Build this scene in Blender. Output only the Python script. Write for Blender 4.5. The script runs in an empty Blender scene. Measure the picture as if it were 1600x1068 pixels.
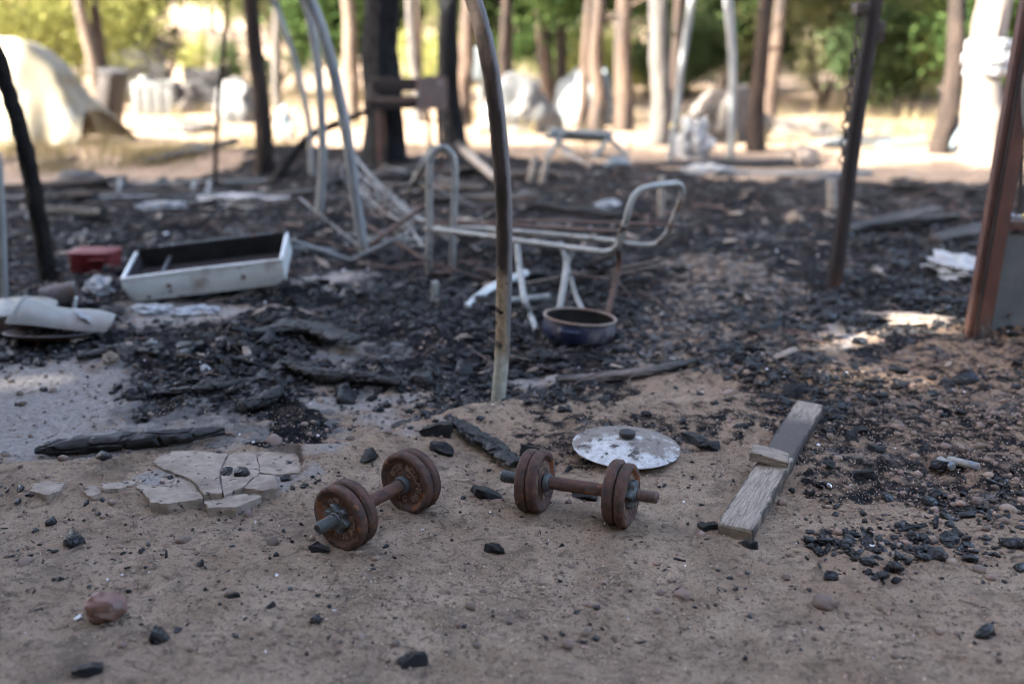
import bpy, bmesh, math, random
import numpy as np
from mathutils import Matrix, Vector, Euler

R = math.radians
random.seed(7)
rng = np.random.default_rng(11)
sc = bpy.context.scene
C = sc.collection

# ------------------------------------------------------------------ camera, sky, sun, exposure
CAM_H, PITCH, FPX = 0.87, R(16.0), 1556.0
cam_d = bpy.data.cameras.new('camera')
cam = bpy.data.objects.new('camera', cam_d); C.objects.link(cam)
cam.location = (0, 0, CAM_H)
cam.rotation_euler = (R(90) - PITCH, 0, 0)
cam_d.sensor_width = 36.0; cam_d.lens = 35.0
cam_d.clip_start = 0.05; cam_d.clip_end = 2000
cam_d.dof.use_dof = True
cam_d.dof.focus_distance = 1.97
cam_d.dof.aperture_fstop = 1.75
sc.camera = cam

SUN_TO = Vector((-0.90, -0.44, 0)).normalized()
SUN_EL = R(37)
w = bpy.data.worlds.new('World'); sc.world = w; w.use_nodes = True
nt = w.node_tree; nt.nodes.clear()
sky = nt.nodes.new('ShaderNodeTexSky'); sky.sky_type = 'NISHITA'; sky.sun_disc = False
sky.sun_elevation = SUN_EL
sky.sun_rotation = math.atan2(SUN_TO.x, SUN_TO.y)
sky.altitude = 50; sky.air_density = 0.75; sky.dust_density = 4.8; sky.ozone_density = 0.0
bg = nt.nodes.new('ShaderNodeBackground'); bg.inputs['Strength'].default_value = 0.085
wo = nt.nodes.new('ShaderNodeOutputWorld')
nt.links.new(sky.outputs[0], bg.inputs[0]); nt.links.new(bg.outputs[0], wo.inputs[0])
sd = bpy.data.lights.new('sun', 'SUN'); sd.energy = 3.1; sd.angle = R(0.53); sd.color = (1.0, 0.93, 0.82)
sun = bpy.data.objects.new('sun', sd); C.objects.link(sun)
to_sun = Vector((SUN_TO.x * math.cos(SUN_EL), SUN_TO.y * math.cos(SUN_EL), math.sin(SUN_EL)))
sun.rotation_euler = to_sun.to_track_quat('Z', 'Y').to_euler()
sun.location = to_sun * 50
sc.view_settings.view_transform = 'Standard'; sc.view_settings.look = 'None'
sc.view_settings.gamma = 1.0; sc.view_settings.use_curve_mapping = False
sc.view_settings.exposure = 4.1
sc.render.engine = 'CYCLES'
sc.cycles.use_denoising = True; sc.cycles.denoising_input_passes = 'RGB_ALBEDO'; sc.cycles.denoising_prefilter = 'NONE'
sc.cycles.max_bounces = 5; sc.cycles.diffuse_bounces = 2; sc.cycles.use_adaptive_sampling = False; sc.cycles.filter_width = 0.85; sc.cycles.transparent_max_bounces = 4
sc.cycles.sample_clamp_indirect = 1.5

# ------------------------------------------------------------------ noise and terrain
def vnoise(x, y, seed=0):
    x = np.asarray(x, float); y = np.asarray(y, float)
    ix = np.floor(x).astype(np.int64); iy = np.floor(y).astype(np.int64)
    fx = x - ix; fy = y - iy
    fx = fx * fx * (3 - 2 * fx); fy = fy * fy * (3 - 2 * fy)
    def h(a, b):
        v = (a * 374761393 + b * 668265263 + seed * 974711 + 12345) & 0xffffffff
        v = ((v ^ (v >> 13)) * 1274126177) & 0xffffffff
        return ((v ^ (v >> 16)) & 0xffff) / 65535.0
    a, b, c, d = h(ix, iy), h(ix + 1, iy), h(ix, iy + 1), h(ix + 1, iy + 1)
    return (a + (b - a) * fx) * (1 - fy) + (c + (d - c) * fx) * fy
def fbm(x, y, sc_=1.0, oc=3, seed=0):
    s = 0; a = 0.5; t = 0
    for k in range(oc):
        s = s + a * vnoise(x * sc_ + 17.3 * k, y * sc_ - 9.1 * k, seed + k); t += a
        a *= 0.5; sc_ *= 2.03
    return s / t
def flat(px, py):
    d = ray(px, py); t = CAM_H / -d[2]
    return (d[0] * t, d[1] * t)
def ray(px, py):
    u = (px - 800) / FPX; v = (534 - py) / FPX
    c, s = math.cos(PITCH), math.sin(PITCH)
    return (u, c + v * s, -s + v * c)
def inside(poly, x, y):
    r = np.zeros(np.shape(x), bool); n = len(poly)
    for i in range(n):
        x1, y1 = poly[i]; x2, y2 = poly[i - 1]
        if y1 == y2: continue
        r ^= ((y1 > y) != (y2 > y)) & (x < (x2 - x1) * (y - y1) / (y2 - y1) + x1)
    return r
def W(pts): return [flat(*p) for p in pts]
# zones of the ground: (outline, charred, pale cement, ash or painted sun fleck, red soil)
ZONES = [
 (W([(-900,745),(-300,738),(60,722),(250,698),(430,690),(560,662),(700,642),(790,640),(900,640),(1000,600),(1100,570),(1200,560),
     (1320,580),(1600,600),(2200,640),(2600,300),(1600,300),(1400,285),(1150,284),(1000,262),(700,245),(450,250),(300,285),(0,296),(-900,305)]), 0.92, 0.12, 0.1),
 (W([(930,580),(980,500),(1040,410),(1130,385),(1230,440),(1330,500),(1330,560),(1180,600),(1010,600)]), 0.60, 0.30, 0.25),
 (W([(-700,552),(140,555),(230,580),(260,620),(380,640),(400,672),(340,690),(90,702),(-700,735)]), 0.50, 0.7, 0.1),
 (W([(-700,565),(120,568),(190,590),(205,612),(190,642),(330,672),(90,698),(-700,730)]), 0.10, 0.85, 0.1),
 (W([(470,612),(620,596),(690,610),(660,655),(540,668),(490,650)]), 0.34, 0.6, 0.25),
 (W([(190,488),(250,474),(380,470),(400,500),(330,526),(220,510)]), 0.05, 1.0, 0.0),
 (W([(480,430),(540,425),(560,455),(500,462)]), 0.1, 1.0, 0.0),
 (W([(500,545),(600,540),(640,580),(520,592)]), 0.5, 0.6, 0.0),
 (W([(760,590),(860,566),(880,580),(800,618)]), 0.4, 0.7, 0.0),
 (W([(1100,600),(1300,575),(1600,560),(2200,640),(2000,820),(1500,815),(1250,790),(1180,700)]), 0.60, 0.05, 0.35),
 (W([(1340,585),(1450,520),(1530,505),(1900,540),(2000,660),(1470,640)]), 0.52, 0.05, 0.6),
 (W([(1270,520),(1330,505),(1340,545),(1290,560)]), 0.1, 0.6, 0.3),  # ground paled in its colour where the sun fleck lies
 (W([(720,668),(900,645),(1150,625),(1150,720),(1010,740),(850,735),(760,705)]), 0.55, 0.05, 0.25),
 (W([(430,700),(560,668),(690,648),(720,670),(640,700),(520,720),(440,735)]), 0.10, 0.45, 0.3),
 (W([(190,745),(400,690),(500,690),(510,770),(320,790),(210,775)]), 0.12, 0.6, 0.1),
 (W([(1220,835),(1600,800),(2100,860),(1700,900),(1260,900)]), 0.30, 0.0, 0.1),
 (W([(0,760),(120,740),(210,790),(150,830),(20,820)]), 0.22, 0.1, 0.1),
]
def masks(x, y):
    out = np.zeros(np.shape(x) + (3,))
    for k in range(3):
        wx = x + (fbm(x, y, 5.0, 4, 50 + 9 * k) - .5) * .30 * np.clip(y / 2.5, .5, 2.5)
        wy = y + (fbm(x, y, 5.0, 4, 80 + 9 * k) - .5) * .42 * np.clip(y / 2.5, .5, 2.5)
        m = np.zeros(np.shape(x) + (3,))
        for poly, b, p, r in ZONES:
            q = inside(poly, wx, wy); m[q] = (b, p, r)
        out += m
    return out / 3.0
GX, GY = np.arange(-6.2, 6.2, .02), np.arange(1.2, 9.4, .02)
GM = masks(*np.meshgrid(GX, GY))
def masks_at(x, y):
    x = np.asarray(x, float); y = np.asarray(y, float)
    u = np.clip((x + 6.2) / .02, 0, len(GX) - 1.001); v = np.clip((y - 1.2) / .02, 0, len(GY) - 1.001)
    i = u.astype(int); j = v.astype(int); fu = (u - i)[..., None]; fv = (v - j)[..., None]
    return (GM[j, i] * (1 - fu) + GM[j, i + 1] * fu) * (1 - fv) + (GM[j + 1, i] * (1 - fu) + GM[j + 1, i + 1] * fu) * fv
EX = np.array([-3, -1.0, -.75, -.55, -.36, -.24, -.1, 0.0, .12, .3])
EY = np.array([1.95, 2.02, 2.06, 2.12, 2.15, 2.26, 2.38, 2.43, 2.44, 2.45])
def sstep(a, b, v):
    t = np.clip((v - a) / (b - a), 0, 1); return t * t * (3 - 2 * t)
def HB(x, y, m_):
    burn = m_[..., 0]; sm = 1 - .8 * sstep(.3, .7, m_[..., 1]) * (1 - sstep(.3, .6, burn))
    h = .030 * (fbm(x, y, .9, 3, 1) - .5) + sm * .014 * (fbm(x, y, 4.5, 3, 4) - .5) + sm * .011 * (fbm(x, y, 15, 4, 8) - .5) + sm * .005 * (fbm(x, y, 62, 2, 12) - .5) * sstep(6, 3, y)
    h = h + burn * (.055 * (fbm(x, y, 3.3, 3, 21) - .42) + .040 * (fbm(x, y, 13, 3, 25) - .5) + .016 * (fbm(x, y, 40, 2, 29) - .5))
    d = y - np.interp(x, EX, EY) + .05 * (fbm(x, y, 9, 3, 40) - .5)
    fade = 1 - sstep(.0, .45, x)
    h = h + fade * (.026 * sstep(-.35, -.02, d) - .05 * sstep(-.015, .03, d) + .03 * sstep(.1, .8, d))
    def mound(cx, cy, rx, ry, a):
        return a * np.exp(-(((x - cx) / rx) ** 2 + ((y - cy) / ry) ** 2))
    h = h + mound(2.0, 3.15, .55, .3, .10) + mound(-2.1, 8.1, .9, .5, .15) + mound(-.8, 8.3, 1.2, .5, .06) + mound(2.6, 6.4, 1.6, .5, .06)
    h = h + mound(-.75, 3.05, .45, .28, .05) + mound(.9, 7.6, 1.6, .45, .05) + mound(3.6, 4.3, .9, .5, .10)
    far = sstep(9, 16, y) * .5 * (fbm(x, y, .12, 3, 60) - .45) + sstep(28, 95, np.hypot(x, y)) * 5.2
    h = h + far
    if CRUST[1] is not None:
        a_, bx, by = CRUST[1]; lim = a_ + bx * x + by * y - .005
        h = np.where(inside(CRUST[0], x, y), np.minimum(h, lim), h)
    return h
CRUST = [(W([(238,722),(262,705),(330,699),(400,704),(466,706),(474,735),(462,760),(415,768),(345,774),(318,780),(258,778),(232,766),(214,752),(190,752),(150,752),(160,740),(205,728)])), None]
def HV(x, y):
    x = np.atleast_1d(np.asarray(x, float)); y = np.atleast_1d(np.asarray(y, float))
    return HB(x, y, masks_at(x, y))
cy_ = np.array([q[1] for q in CRUST[0]]); cx_ = np.array([q[0] for q in CRUST[0]])
sol_ = np.linalg.lstsq(np.stack([np.ones(len(cx_)), cx_, cy_], 1), HV(cx_, cy_), rcond=None)[0]
CRUST[1] = (sol_[0] + .004, sol_[1], sol_[2])
def CP(px, py):
    d = ray(px, py); a_, bx, by = CRUST[1]; t = (a_ - CAM_H) / (d[2] - bx * d[0] - by * d[1])
    return Vector((d[0] * t, d[1] * t, CAM_H + d[2] * t))
def H(x, y): return float(HV(x, y)[0])
def G(px, py, dz=0.0):
    d = ray(px, py); z = 0.0
    for _ in range(6):
        t = (CAM_H - z) / -d[2]
        x, y = d[0] * t, d[1] * t; z = H(x, y)
    return Vector((x, y, z + dz))
def Q(px, py, y):
    d = ray(px, py); t = y / d[1]
    return Vector((d[0] * t, y, CAM_H + d[2] * t))
def depth(y, z=0): return y * math.cos(PITCH) + (CAM_H - z) * math.sin(PITCH)
def mm(px, y): return px * depth(y) / FPX        # pixels at distance y, in metres

# ------------------------------------------------------------------ materials
def newmat(name):
    m = bpy.data.materials.new(name); m.use_nodes = True
    t = m.node_tree; t.nodes.clear()
    return m, t
class N:
    def __init__(s, t): s.t = t
    def n(s, kind, ins=None, **kw):
        o = s.t.nodes.new('ShaderNode' + kind)
        for k, v in kw.items(): setattr(o, k, v)
        for k, v in (ins or {}).items():
            i = o.inputs[k]
            if isinstance(v, bpy.types.NodeSocket): s.t.links.new(v, i)
            else: i.default_value = v
        return o
    def noise(s, vec, scale, detail=4, rough=.6, dist=0): return s.n('TexNoise', {'Vector': vec, 'Scale': scale, 'Detail': detail, 'Roughness': rough, 'Distortion': dist}).outputs['Fac']
    def ramp(s, fac, a, b):
        return s.n('MapRange', {'Value': fac, 'From Min': a, 'From Max': b, 'To Min': 0.0, 'To Max': 1.0}, interpolation_type='SMOOTHSTEP').outputs[0]
    def mix(s, fac, a, b):
        o = s.n('Mix', data_type='RGBA')
        for i, v in ((0, fac), (6, a), (7, b)):
            if isinstance(v, bpy.types.NodeSocket): s.t.links.new(v, o.inputs[i])
            else: o.inputs[i].default_value = v if i == 0 else (tuple(v) + (1,))[:4]
        return o.outputs[2]
    def math(s, op, a, b=0.0):
        return s.n('Math', {0: a, 1: b}, operation=op).outputs[0]
def surf(name, c1, c2, scale=20, rough=.7, bump=.3, bdist=.003, bscale=None, c3=None, s3=8, t3=(.55, .65), c4=None, s4=30, t4=(.6, .68),
         metal=0.0, spec=.4, stretch=(1, 1, 1), cracks=0, island=0.0, rough3=None, wear=None):
    m, t = newmat(name); k = N(t)
    tc = k.n('TexCoord').outputs['Object']
    v = k.n('Mapping', {'Vector': tc, 'Scale': stretch}).outputs[0]
    f = k.ramp(k.noise(v, scale, 5), .3, .7)
    col = k.mix(f, c1, c2)
    ro = rough
    if c3:
        f3 = k.ramp(k.noise(v, s3, 6, .65), *t3); col = k.mix(f3, col, c3)
        if rough3 is not None: ro = k.n('MapRange', {'Value': f3, 'To Min': rough, 'To Max': rough3}).outputs[0]
    if c4: col = k.mix(k.ramp(k.noise(v, s4, 5, .6), *t4), col, c4)
    if wear: col = k.mix(k.math('MULTIPLY', k.ramp(k.math('ADD', k.n('NewGeometry').outputs['Pointiness'], k.math('MULTIPLY', k.math('SUBTRACT', k.noise(v, 90, 4), .5), .05)), .515, .56), .5), col, wear)
    if island:
        g = k.n('NewGeometry').outputs['Random Per Island']
        oi = k.n('ObjectInfo').outputs['Random']
        g2 = k.math('FRACT', k.math('ADD', g, oi))
        hs = k.n('HueSaturation', {'Hue': k.n('MapRange', {'Value': g2, 'To Min': .5 - .02 * island, 'To Max': .5 + .02 * island}).outputs[0],
                 'Value': k.n('MapRange', {'Value': k.math('FRACT', k.math('MULTIPLY', g2, 7.31)), 'To Min': 1 - .6 * island, 'To Max': 1 + .6 * island}).outputs[0], 'Color': col})
        col = hs.outputs[0]
    bs = k.n('BsdfPrincipled', {'Base Color': col, 'Roughness': ro, 'Metallic': metal, 'Specular IOR Level': spec})
    if bump:
        hgt = k.noise(v, bscale or scale * 2.5, 6, .65)
        if cracks:
            vo = k.n('TexVoronoi', {'Vector': v, 'Scale': cracks}, feature='DISTANCE_TO_EDGE').outputs['Distance']
            hgt = k.math('ADD', k.math('MULTIPLY', k.ramp(vo, 0, .12), 1.2), k.math('MULTIPLY', hgt, .6))
        b = k.n('Bump', {'Height': hgt, 'Strength': bump, 'Distance': bdist})
        t.links.new(b.outputs[0], bs.inputs['Normal'])
    o = k.n('OutputMaterial'); t.links.new(bs.outputs[0], o.inputs[0])
    return m
def leafmat(name, c1, c2, tr=.35):
    m, t = newmat(name); k = N(t)
    g = k.n('NewGeometry').outputs['Random Per Island']
    col = k.mix(g, c1, c2)
    d = k.n('BsdfDiffuse', {'Color': col}); tl = k.n('BsdfTranslucent', {'Color': col})
    mx = k.n('MixShader', {0: tr, 1: d.outputs[0], 2: tl.outputs[0]})
    o = k.n('OutputMaterial'); t.links.new(mx.outputs[0], o.inputs[0])
    return m
def groundmat():
    m, t = newmat('burnt_sandy_ground'); k = N(t)
    v = k.n('TexCoord').outputs['Object']
    at = k.n('Attribute', attribute_name='zone')
    sep = k.n('SeparateColor', {'Color': at.outputs['Color']})
    burn, pale, red = sep.outputs
    nf = k.noise(v, 260, 4, .8); nm = k.noise(v, 70, 5, .65); nl = k.noise(v, 9, 5, .6); nb = k.noise(v, 2.2, 4, .55)
    sand = k.mix(k.ramp(nl, .3, .7), (.252, .182, .127), (.382, .295, .216))
    sand = k.mix(k.math('MULTIPLY', k.ramp(nb, .4, .7), .5), sand, (.28, .20, .148))
    sand = k.mix(k.math('MULTIPLY', k.ramp(nf, .53, .68), .85), sand, (.055, .045, .038))  # real dark grit, plus grain relief put into the colour as specks
    sand = k.mix(k.math('MULTIPLY', k.ramp(nf, .42, .30), .8), sand, (.52, .45, .39))
    sand = k.mix(k.math('MULTIPLY', k.ramp(nm, .52, .64), .65), sand, (.095, .072, .057))
    sand = k.mix(k.math('MULTIPLY', k.ramp(k.noise(v, 6.5, 6, .68), .50, .68), .55), sand, (.125, .10, .080))
    sand = k.mix(k.math('MULTIPLY', k.ramp(k.noise(v, 27, 6, .72), .50, .64), .5), sand, (.105, .082, .066))
    soil = k.mix(k.ramp(nm, .35, .65), (.20, .105, .06), (.30, .19, .12))
    base = k.mix(k.math('MULTIPLY', red, k.ramp(nl, .3, .6)), sand, soil)
    cem = k.mix(k.ramp(nm, .3, .7), (.22, .20, .185), (.34, .315, .295))
    cem = k.mix(k.math('MULTIPLY', k.ramp(nf, .5, .7), .5), cem, (.16, .14, .13))
    base = k.mix(k.ramp(k.math('ADD', pale, k.math('MULTIPLY', k.math('SUBTRACT', nl, .5), 1.4)), .35, .75), base, cem)
    chv = k.mix(k.ramp(nm, .35, .65), (.004, .0042, .005), (.018, .018, .020))
    big = k.noise(v, 2.6, 5, .65)
    ash = k.ramp(k.math('ADD', k.math('MULTIPLY', pale, .55), k.noise(v, 14, 6, .75)), .61, .78)
    ash = k.math('MAXIMUM', ash, k.math('MULTIPLY', k.ramp(big, .52, .66), k.ramp(k.noise(v, 34, 5, .7), .42, .60)))
    chv = k.mix(k.math('MULTIPLY', ash, .8), chv, (.185, .182, .18))
    chv = k.mix(k.math('MULTIPLY', k.ramp(k.noise(v, 19, 6, .7), .53, .66), k.math('ADD', k.math('MULTIPLY', red, .6), .40)), chv, (.125, .085, .062))
    bf = k.math('ADD', burn, k.math('MULTIPLY', k.math('SUBTRACT', k.noise(v, 22, 6, .7), .5), 1.5))
    base = k.mix(k.ramp(bf, .38, .66), base, chv)
    hgt = k.math('ADD', k.math('MULTIPLY', nf, .9), k.math('ADD', k.math('MULTIPLY', nm, 1.6), k.math('MULTIPLY', k.noise(v, 170, 4, .7), .9)))
    b = k.n('Bump', {'Height': hgt, 'Strength': 1.0, 'Distance': .007})
    bs = k.n('BsdfPrincipled', {'Base Color': base, 'Roughness': .9, 'Specular IOR Level': .06, 'Normal': b.outputs[0]})
    o = k.n('OutputMaterial'); t.links.new(bs.outputs[0], o.inputs[0])
    return m
M = {}
M['ground'] = groundmat()
M['char'] = surf('charcoal', (.004, .0043, .0052), (.013, .0134, .0155), 60, .38, .9, .004, 110, c3=(.06, .056, .054), s3=20, t3=(.64, .76), spec=.35, island=.8, cracks=70)
M['charwood'] = surf('charred_wood', (.004, .004, .0045), (.016, .0155, .0155), 30, .5, 1.0, .008, 60, c3=(.05, .047, .045), s3=9, t3=(.62, .76), stretch=(.45, 1, 1), cracks=30, spec=.3)
M['charplank'] = surf('charred_plank', (.006, .0055, .006), (.03, .027, .025), 30, .6, .8, .005, 60, c3=(.15, .12, .10), s3=7, t3=(.5, .7), stretch=(.2, 1, 1), cracks=26)
M['rust'] = surf('rusted_cast_iron', (.092, .047, .034), (.034, .026, .024), 40, .78, 1.0, .0035, 95, c3=(.085, .080, .083), s3=30, t3=(.58, .68), c4=(.17, .068, .030), s4=34, t4=(.57, .66), spec=.22, wear=(.13, .085, .065))
M['rust_worn'] = surf('worn_cast_letters', (.19, .125, .09), (.13, .09, .07), 60, .5, .4, .001, 300)
M['rust_dark'] = surf('dark_rusted_iron', (.075, .045, .036), (.045, .036, .034), 26, .6, .6, .0016, 240, c3=(.07, .07, .078), s3=14, t3=(.45, .65), c4=(.20, .10, .05), s4=20, t4=(.62, .72))
M['steel'] = surf('weathered_steel', (.075, .088, .092), (.042, .048, .050), 40, .5, .4, .001, 200, c3=(.15, .165, .165), s3=40, t3=(.55, .68), c4=(.14, .06, .03), s4=22, t4=(.6, .7), metal=.3)
M['greywood'] = surf('weathered_grey_wood', (.195, .172, .145), (.30, .272, .238), 22, .8, 1.0, .003, 80, c3=(.062, .054, .049), s3=5.0, t3=(.47, .60), c4=(.045, .038, .034), s4=40, t4=(.60, .67), stretch=(.10, 1, 1))
M['plank'] = surf('sooty_plank', (.20, .178, .152), (.30, .272, .238), 50, .8, 1.0, .002, 150, c3=(.060, .052, .047), s3=6.5, t3=(.50, .62), c4=(.040, .034, .030), s4=42, t4=(.63, .69), stretch=(.28, 1, 1))
def plankmat(lo, hi):
    m, t = newmat('sooty_grey_plank'); k = N(t)
    v = k.n('TexCoord').outputs['Object']; sp = k.n('SeparateXYZ', {'Vector': v}).outputs
    g = k.n('Mapping', {'Vector': v, 'Scale': (.07, 1, 1)}).outputs[0]
    n1 = k.noise(g, 300, 5, .65); n2 = k.noise(v, 24, 6, .7)
    c = k.mix(k.ramp(n1, .32, .68), (.13, .108, .084), (.265, .228, .187))
    xx = k.math('ADD', sp[0], k.math('MULTIPLY', k.math('SUBTRACT', n2, .5), .22))
    dark_tone = k.math('MULTIPLY', k.ramp(xx, lo, lo + .03), k.ramp(xx, hi, hi - .12))  # soot stain along one stretch of the wood
    c = k.mix(k.math('MULTIPLY', dark_tone, .85), c, (.045, .041, .040))
    ed = k.ramp(k.math('ADD', k.math('ABSOLUTE', sp[1]), k.math('MULTIPLY', k.math('SUBTRACT', n2, .5), .030)), .027, .035)
    c = k.mix(k.math('MULTIPLY', ed, .85), c, (.022, .020, .019))
    c = k.mix(k.math('MULTIPLY', k.ramp(k.noise(v, 70, 5, .7), .57, .66), .7), c, (.06, .05, .043))
    b = k.n('Bump', {'Height': k.math('ADD', n1, k.math('MULTIPLY', n2, .6)), 'Strength': .8, 'Distance': .003})
    bs = k.n('BsdfPrincipled', {'Base Color': c, 'Roughness': .8, 'Specular IOR Level': .25, 'Normal': b.outputs[0]})
    o = k.n('OutputMaterial'); t.links.new(bs.outputs[0], o.inputs[0]); return m
M['plank'] = plankmat(.0, .30)
M['block'] = plankmat(-9, -.005)
M['woodend'] = surf('sawn_end_grain', (.09, .075, .06), (.17, .14, .105), 60, .85, .5, .001, 200)
M['pole'] = None
M['charpole'] = surf('burnt_bark_pole', (.004, .004, .004), (.013, .0115, .0105), 30, .7, .9, .006, 90, c3=(.035, .03, .027), s3=20, t3=(.6, .72), cracks=60, spec=.15)
M['tube'] = surf('scorched_painted_tube', (.27, .28, .265), (.17, .185, .183), 16, .5, .25, .001, 120, c3=(.12, .075, .052), s3=11, t3=(.57, .67), c4=(.04, .036, .034), s4=16, t4=(.58, .68))
M['palewood'] = surf('ash_grey_pole', (.13, .145, .152), (.22, .232, .232), 14, .6, .5, .003, 60, c3=(.17, .145, .11), s3=4, t3=(.5, .7), c4=(.035, .033, .033), s4=5, t4=(.54, .66), stretch=(1, 1, .2))
M['rustpost'] = surf('rusted_steel_post', (.115, .052, .038), (.072, .040, .036), 16, .62, .45, .0015, 120, c3=(.16, .165, .165), s3=7, t3=(.58, .66), c4=(.030, .026, .030), s4=5, t4=(.55, .68), stretch=(1, 1, .45))
M['darkpost'] = surf('scorched_timber_post', (.028, .022, .022), (.015, .0135, .015), 14, .7, .5, .003, 60, spec=.2, c3=(.085, .042, .027), s3=3, t3=(.5, .62), stretch=(1, 1, .3))
M['rusttube'] = surf('rusted_tube', (.10, .055, .040), (.06, .045, .04), 20, .65, .4, .001, 120, c3=(.20, .20, .19), s3=10, t3=(.6, .7))
M['enamel'] = surf('dirty_white_enamel', (.52, .55, .54), (.43, .46, .455), 7, .28, .12, .001, 60, c3=(.25, .23, .20), s3=6, t3=(.54, .74), c4=(.06, .045, .035), s4=20, t4=(.64, .70), rough3=.6)
M['casing'] = surf('sooty_cream_casing', (.20, .20, .185), (.14, .144, .136), 8, .5, .2, .001, 60, c3=(.14, .12, .105), s3=8, t3=(.55, .7))
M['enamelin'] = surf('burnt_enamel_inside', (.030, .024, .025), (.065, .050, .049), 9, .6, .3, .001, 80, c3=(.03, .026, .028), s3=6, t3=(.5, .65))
M['lid'] = surf('dirty_pot_lid', (.34, .35, .35), (.24, .25, .255), 30, .55, .5, .002, 160, c3=(.12, .10, .086), s3=26, t3=(.42, .60), c4=(.035, .032, .031), s4=34, t4=(.62, .69), rough3=.9)
def lidmat():
    m, t = newmat('grimy_lid_enamel'); k = N(t)
    v = k.n('TexCoord').outputs['Object']; sp = k.n('SeparateXYZ', {'Vector': v}).outputs
    n1 = k.noise(v, 22, 6, .72); n2 = k.noise(v, 90, 4, .65)
    c = k.mix(k.ramp(n2, .35, .65), (.27, .274, .27), (.42, .425, .42))
    d = k.math('ADD', k.math('MULTIPLY', sp[1], 2.6), k.math('MULTIPLY', sp[0], .5)); d = k.math('ADD', d, k.math('ADD', k.math('MULTIPLY', n1, 2.2), -.62))
    c = k.mix(k.math('MULTIPLY', k.ramp(d, .30, .52), .92), c, (.125, .104, .087))
    c = k.mix(k.ramp(k.noise(v, 45, 5, .65), .56, .64), c, (.04, .036, .034))
    b = k.n('Bump', {'Height': k.math('ADD', n1, n2), 'Strength': .5, 'Distance': .002})
    bs = k.n('BsdfPrincipled', {'Base Color': c, 'Roughness': .6, 'Specular IOR Level': .3, 'Normal': b.outputs[0]})
    o = k.n('OutputMaterial'); t.links.new(bs.outputs[0], o.inputs[0]); return m
M['lid'] = lidmat()
M['knob'] = surf('black_knob', (.008, .0085, .009), (.018, .0185, .02), 50, .5, .3, .001, 200)
M['blue'] = surf('burnt_blue_enamel', (.007, .014, .050), (.022, .028, .055), 11, .4, .3, .001, 80, c3=(.12, .115, .115), s3=9, t3=(.50, .68), c4=(.030, .022, .020), s4=14, t4=(.58, .70), rough3=.75)
M['dark_tone'] = surf('dark_tone', (.008, .0078, .008), (.02, .019, .019), 12, .8, .3, .002, 60, spec=.15)  # near-black tone for the pot inside and the tray back wall
M['potrim'] = surf('rusted_rim', (.14, .075, .05), (.17, .15, .135), 30, .7, .3, .001, 100)
M['red'] = surf('red_enamel', (.13, .010, .011), (.09, .008, .010), 9, .6, .15, .001, 60, c3=(.06, .02, .02), s3=12, t3=(.60, .75), rough3=.7)
M['cement'] = surf('cracked_cement', (.19, .155, .122), (.275, .23, .19), 40, .9, 1.0, .005, 110, c3=(.15, .12, .098), s3=9, t3=(.48, .66), c4=(.05, .045, .042), s4=48, t4=(.60, .66), spec=.2)
M['stone'] = surf('red_stone', (.15, .068, .052), (.09, .055, .043), 20, .5, .6, .004, 60, c3=(.36, .30, .27), s3=22, t3=(.60, .72), c4=(.55, .19, .03), s4=15, t4=(.66, .70), spec=.5)
M['pebble'] = surf('pebble', (.18, .125, .095), (.125, .092, .075), 40, .75, .5, .002, 200, island=.8, c3=(.07, .063, .06), s3=30, t3=(.5, .7))
M['grain'] = surf('coarse_sand_grain', (.30, .235, .185), (.20, .15, .115), 200, .8, 0, island=1.1)
M['flake'] = surf('white_ash_flake', (.62, .63, .65), (.5, .5, .52), 30, .6, 0, island=.3)
M['needle'] = surf('dry_needle', (.085, .06, .042), (.03, .026, .024), 30, .8, 0, island=.9)
M['cyl'] = surf('scorched_casing', (.21, .20, .175), (.14, .155, .165), 60, .45, .25, .0006, 300, c3=(.16, .10, .06), s3=60, t3=(.55, .66), c4=(.10, .13, .17), s4=50, t4=(.58, .66))
M['sheet'] = surf('grey_sheet_metal', (.085, .098, .105), (.125, .14, .148), 6, .55, .25, .003, 14, c3=(.22, .235, .24), s3=4, t3=(.56, .74), c4=(.14, .10, .075), s4=12, t4=(.66, .74), metal=.2)
M['wire'] = surf('pale_wire', (.22, .22, .22), (.16, .165, .165), 30, .4, 0, metal=.4)
M['chain'] = surf('dark_chain', (.040, .036, .036), (.09, .07, .06), 50, .5, 0, metal=.4)
M['yellow'] = surf('yellow_plastic', (.55, .36, .03), (.62, .48, .12), 30, .5, .2, .002, 60)
M['paper'] = surf('crumpled_white_plastic', (.28, .292, .30), (.18, .19, .20), 12, .6, .4, .004, 40, c3=(.25, .23, .22), s3=7, t3=(.58, .72))
M['heap'] = surf('dusty_white_sheeting', (.10, .105, .106), (.055, .058, .060), 5, .7, .5, .01, 14, c3=(.08, .075, .07), s3=3, t3=(.52, .66))
M['tarp'] = surf('cream_tarpaulin', (.19, .165, .11), (.135, .12, .085), 3, .55, .3, .01, 8, c3=(.33, .35, .34), s3=1.6, t3=(.55, .75))
M['dark'] = surf('dark_boards', (.030, .030, .032), (.018, .018, .020), 5, .7, .3, .01, 10, stretch=(4, 4, .5))
M['brownbox'] = surf('dark_brown_metal', (.016, .010, .009), (.010, .0075, .0075), 6, .6, .2, .003, 20)
M['container'] = surf('white_plastic_container', (.14, .146, .142), (.095, .10, .10), 4, .45, .2, .01, 10)
M['bluegrey'] = surf('blue_grey_tarpaulin', (.10, .12, .13), (.14, .16, .17), 3, .6, .3, .01, 8)
M['bluebag'] = surf('blue_grey_bag', (.085, .115, .14), (.15, .19, .22), 5, .6, .4, .01, 14)
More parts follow.
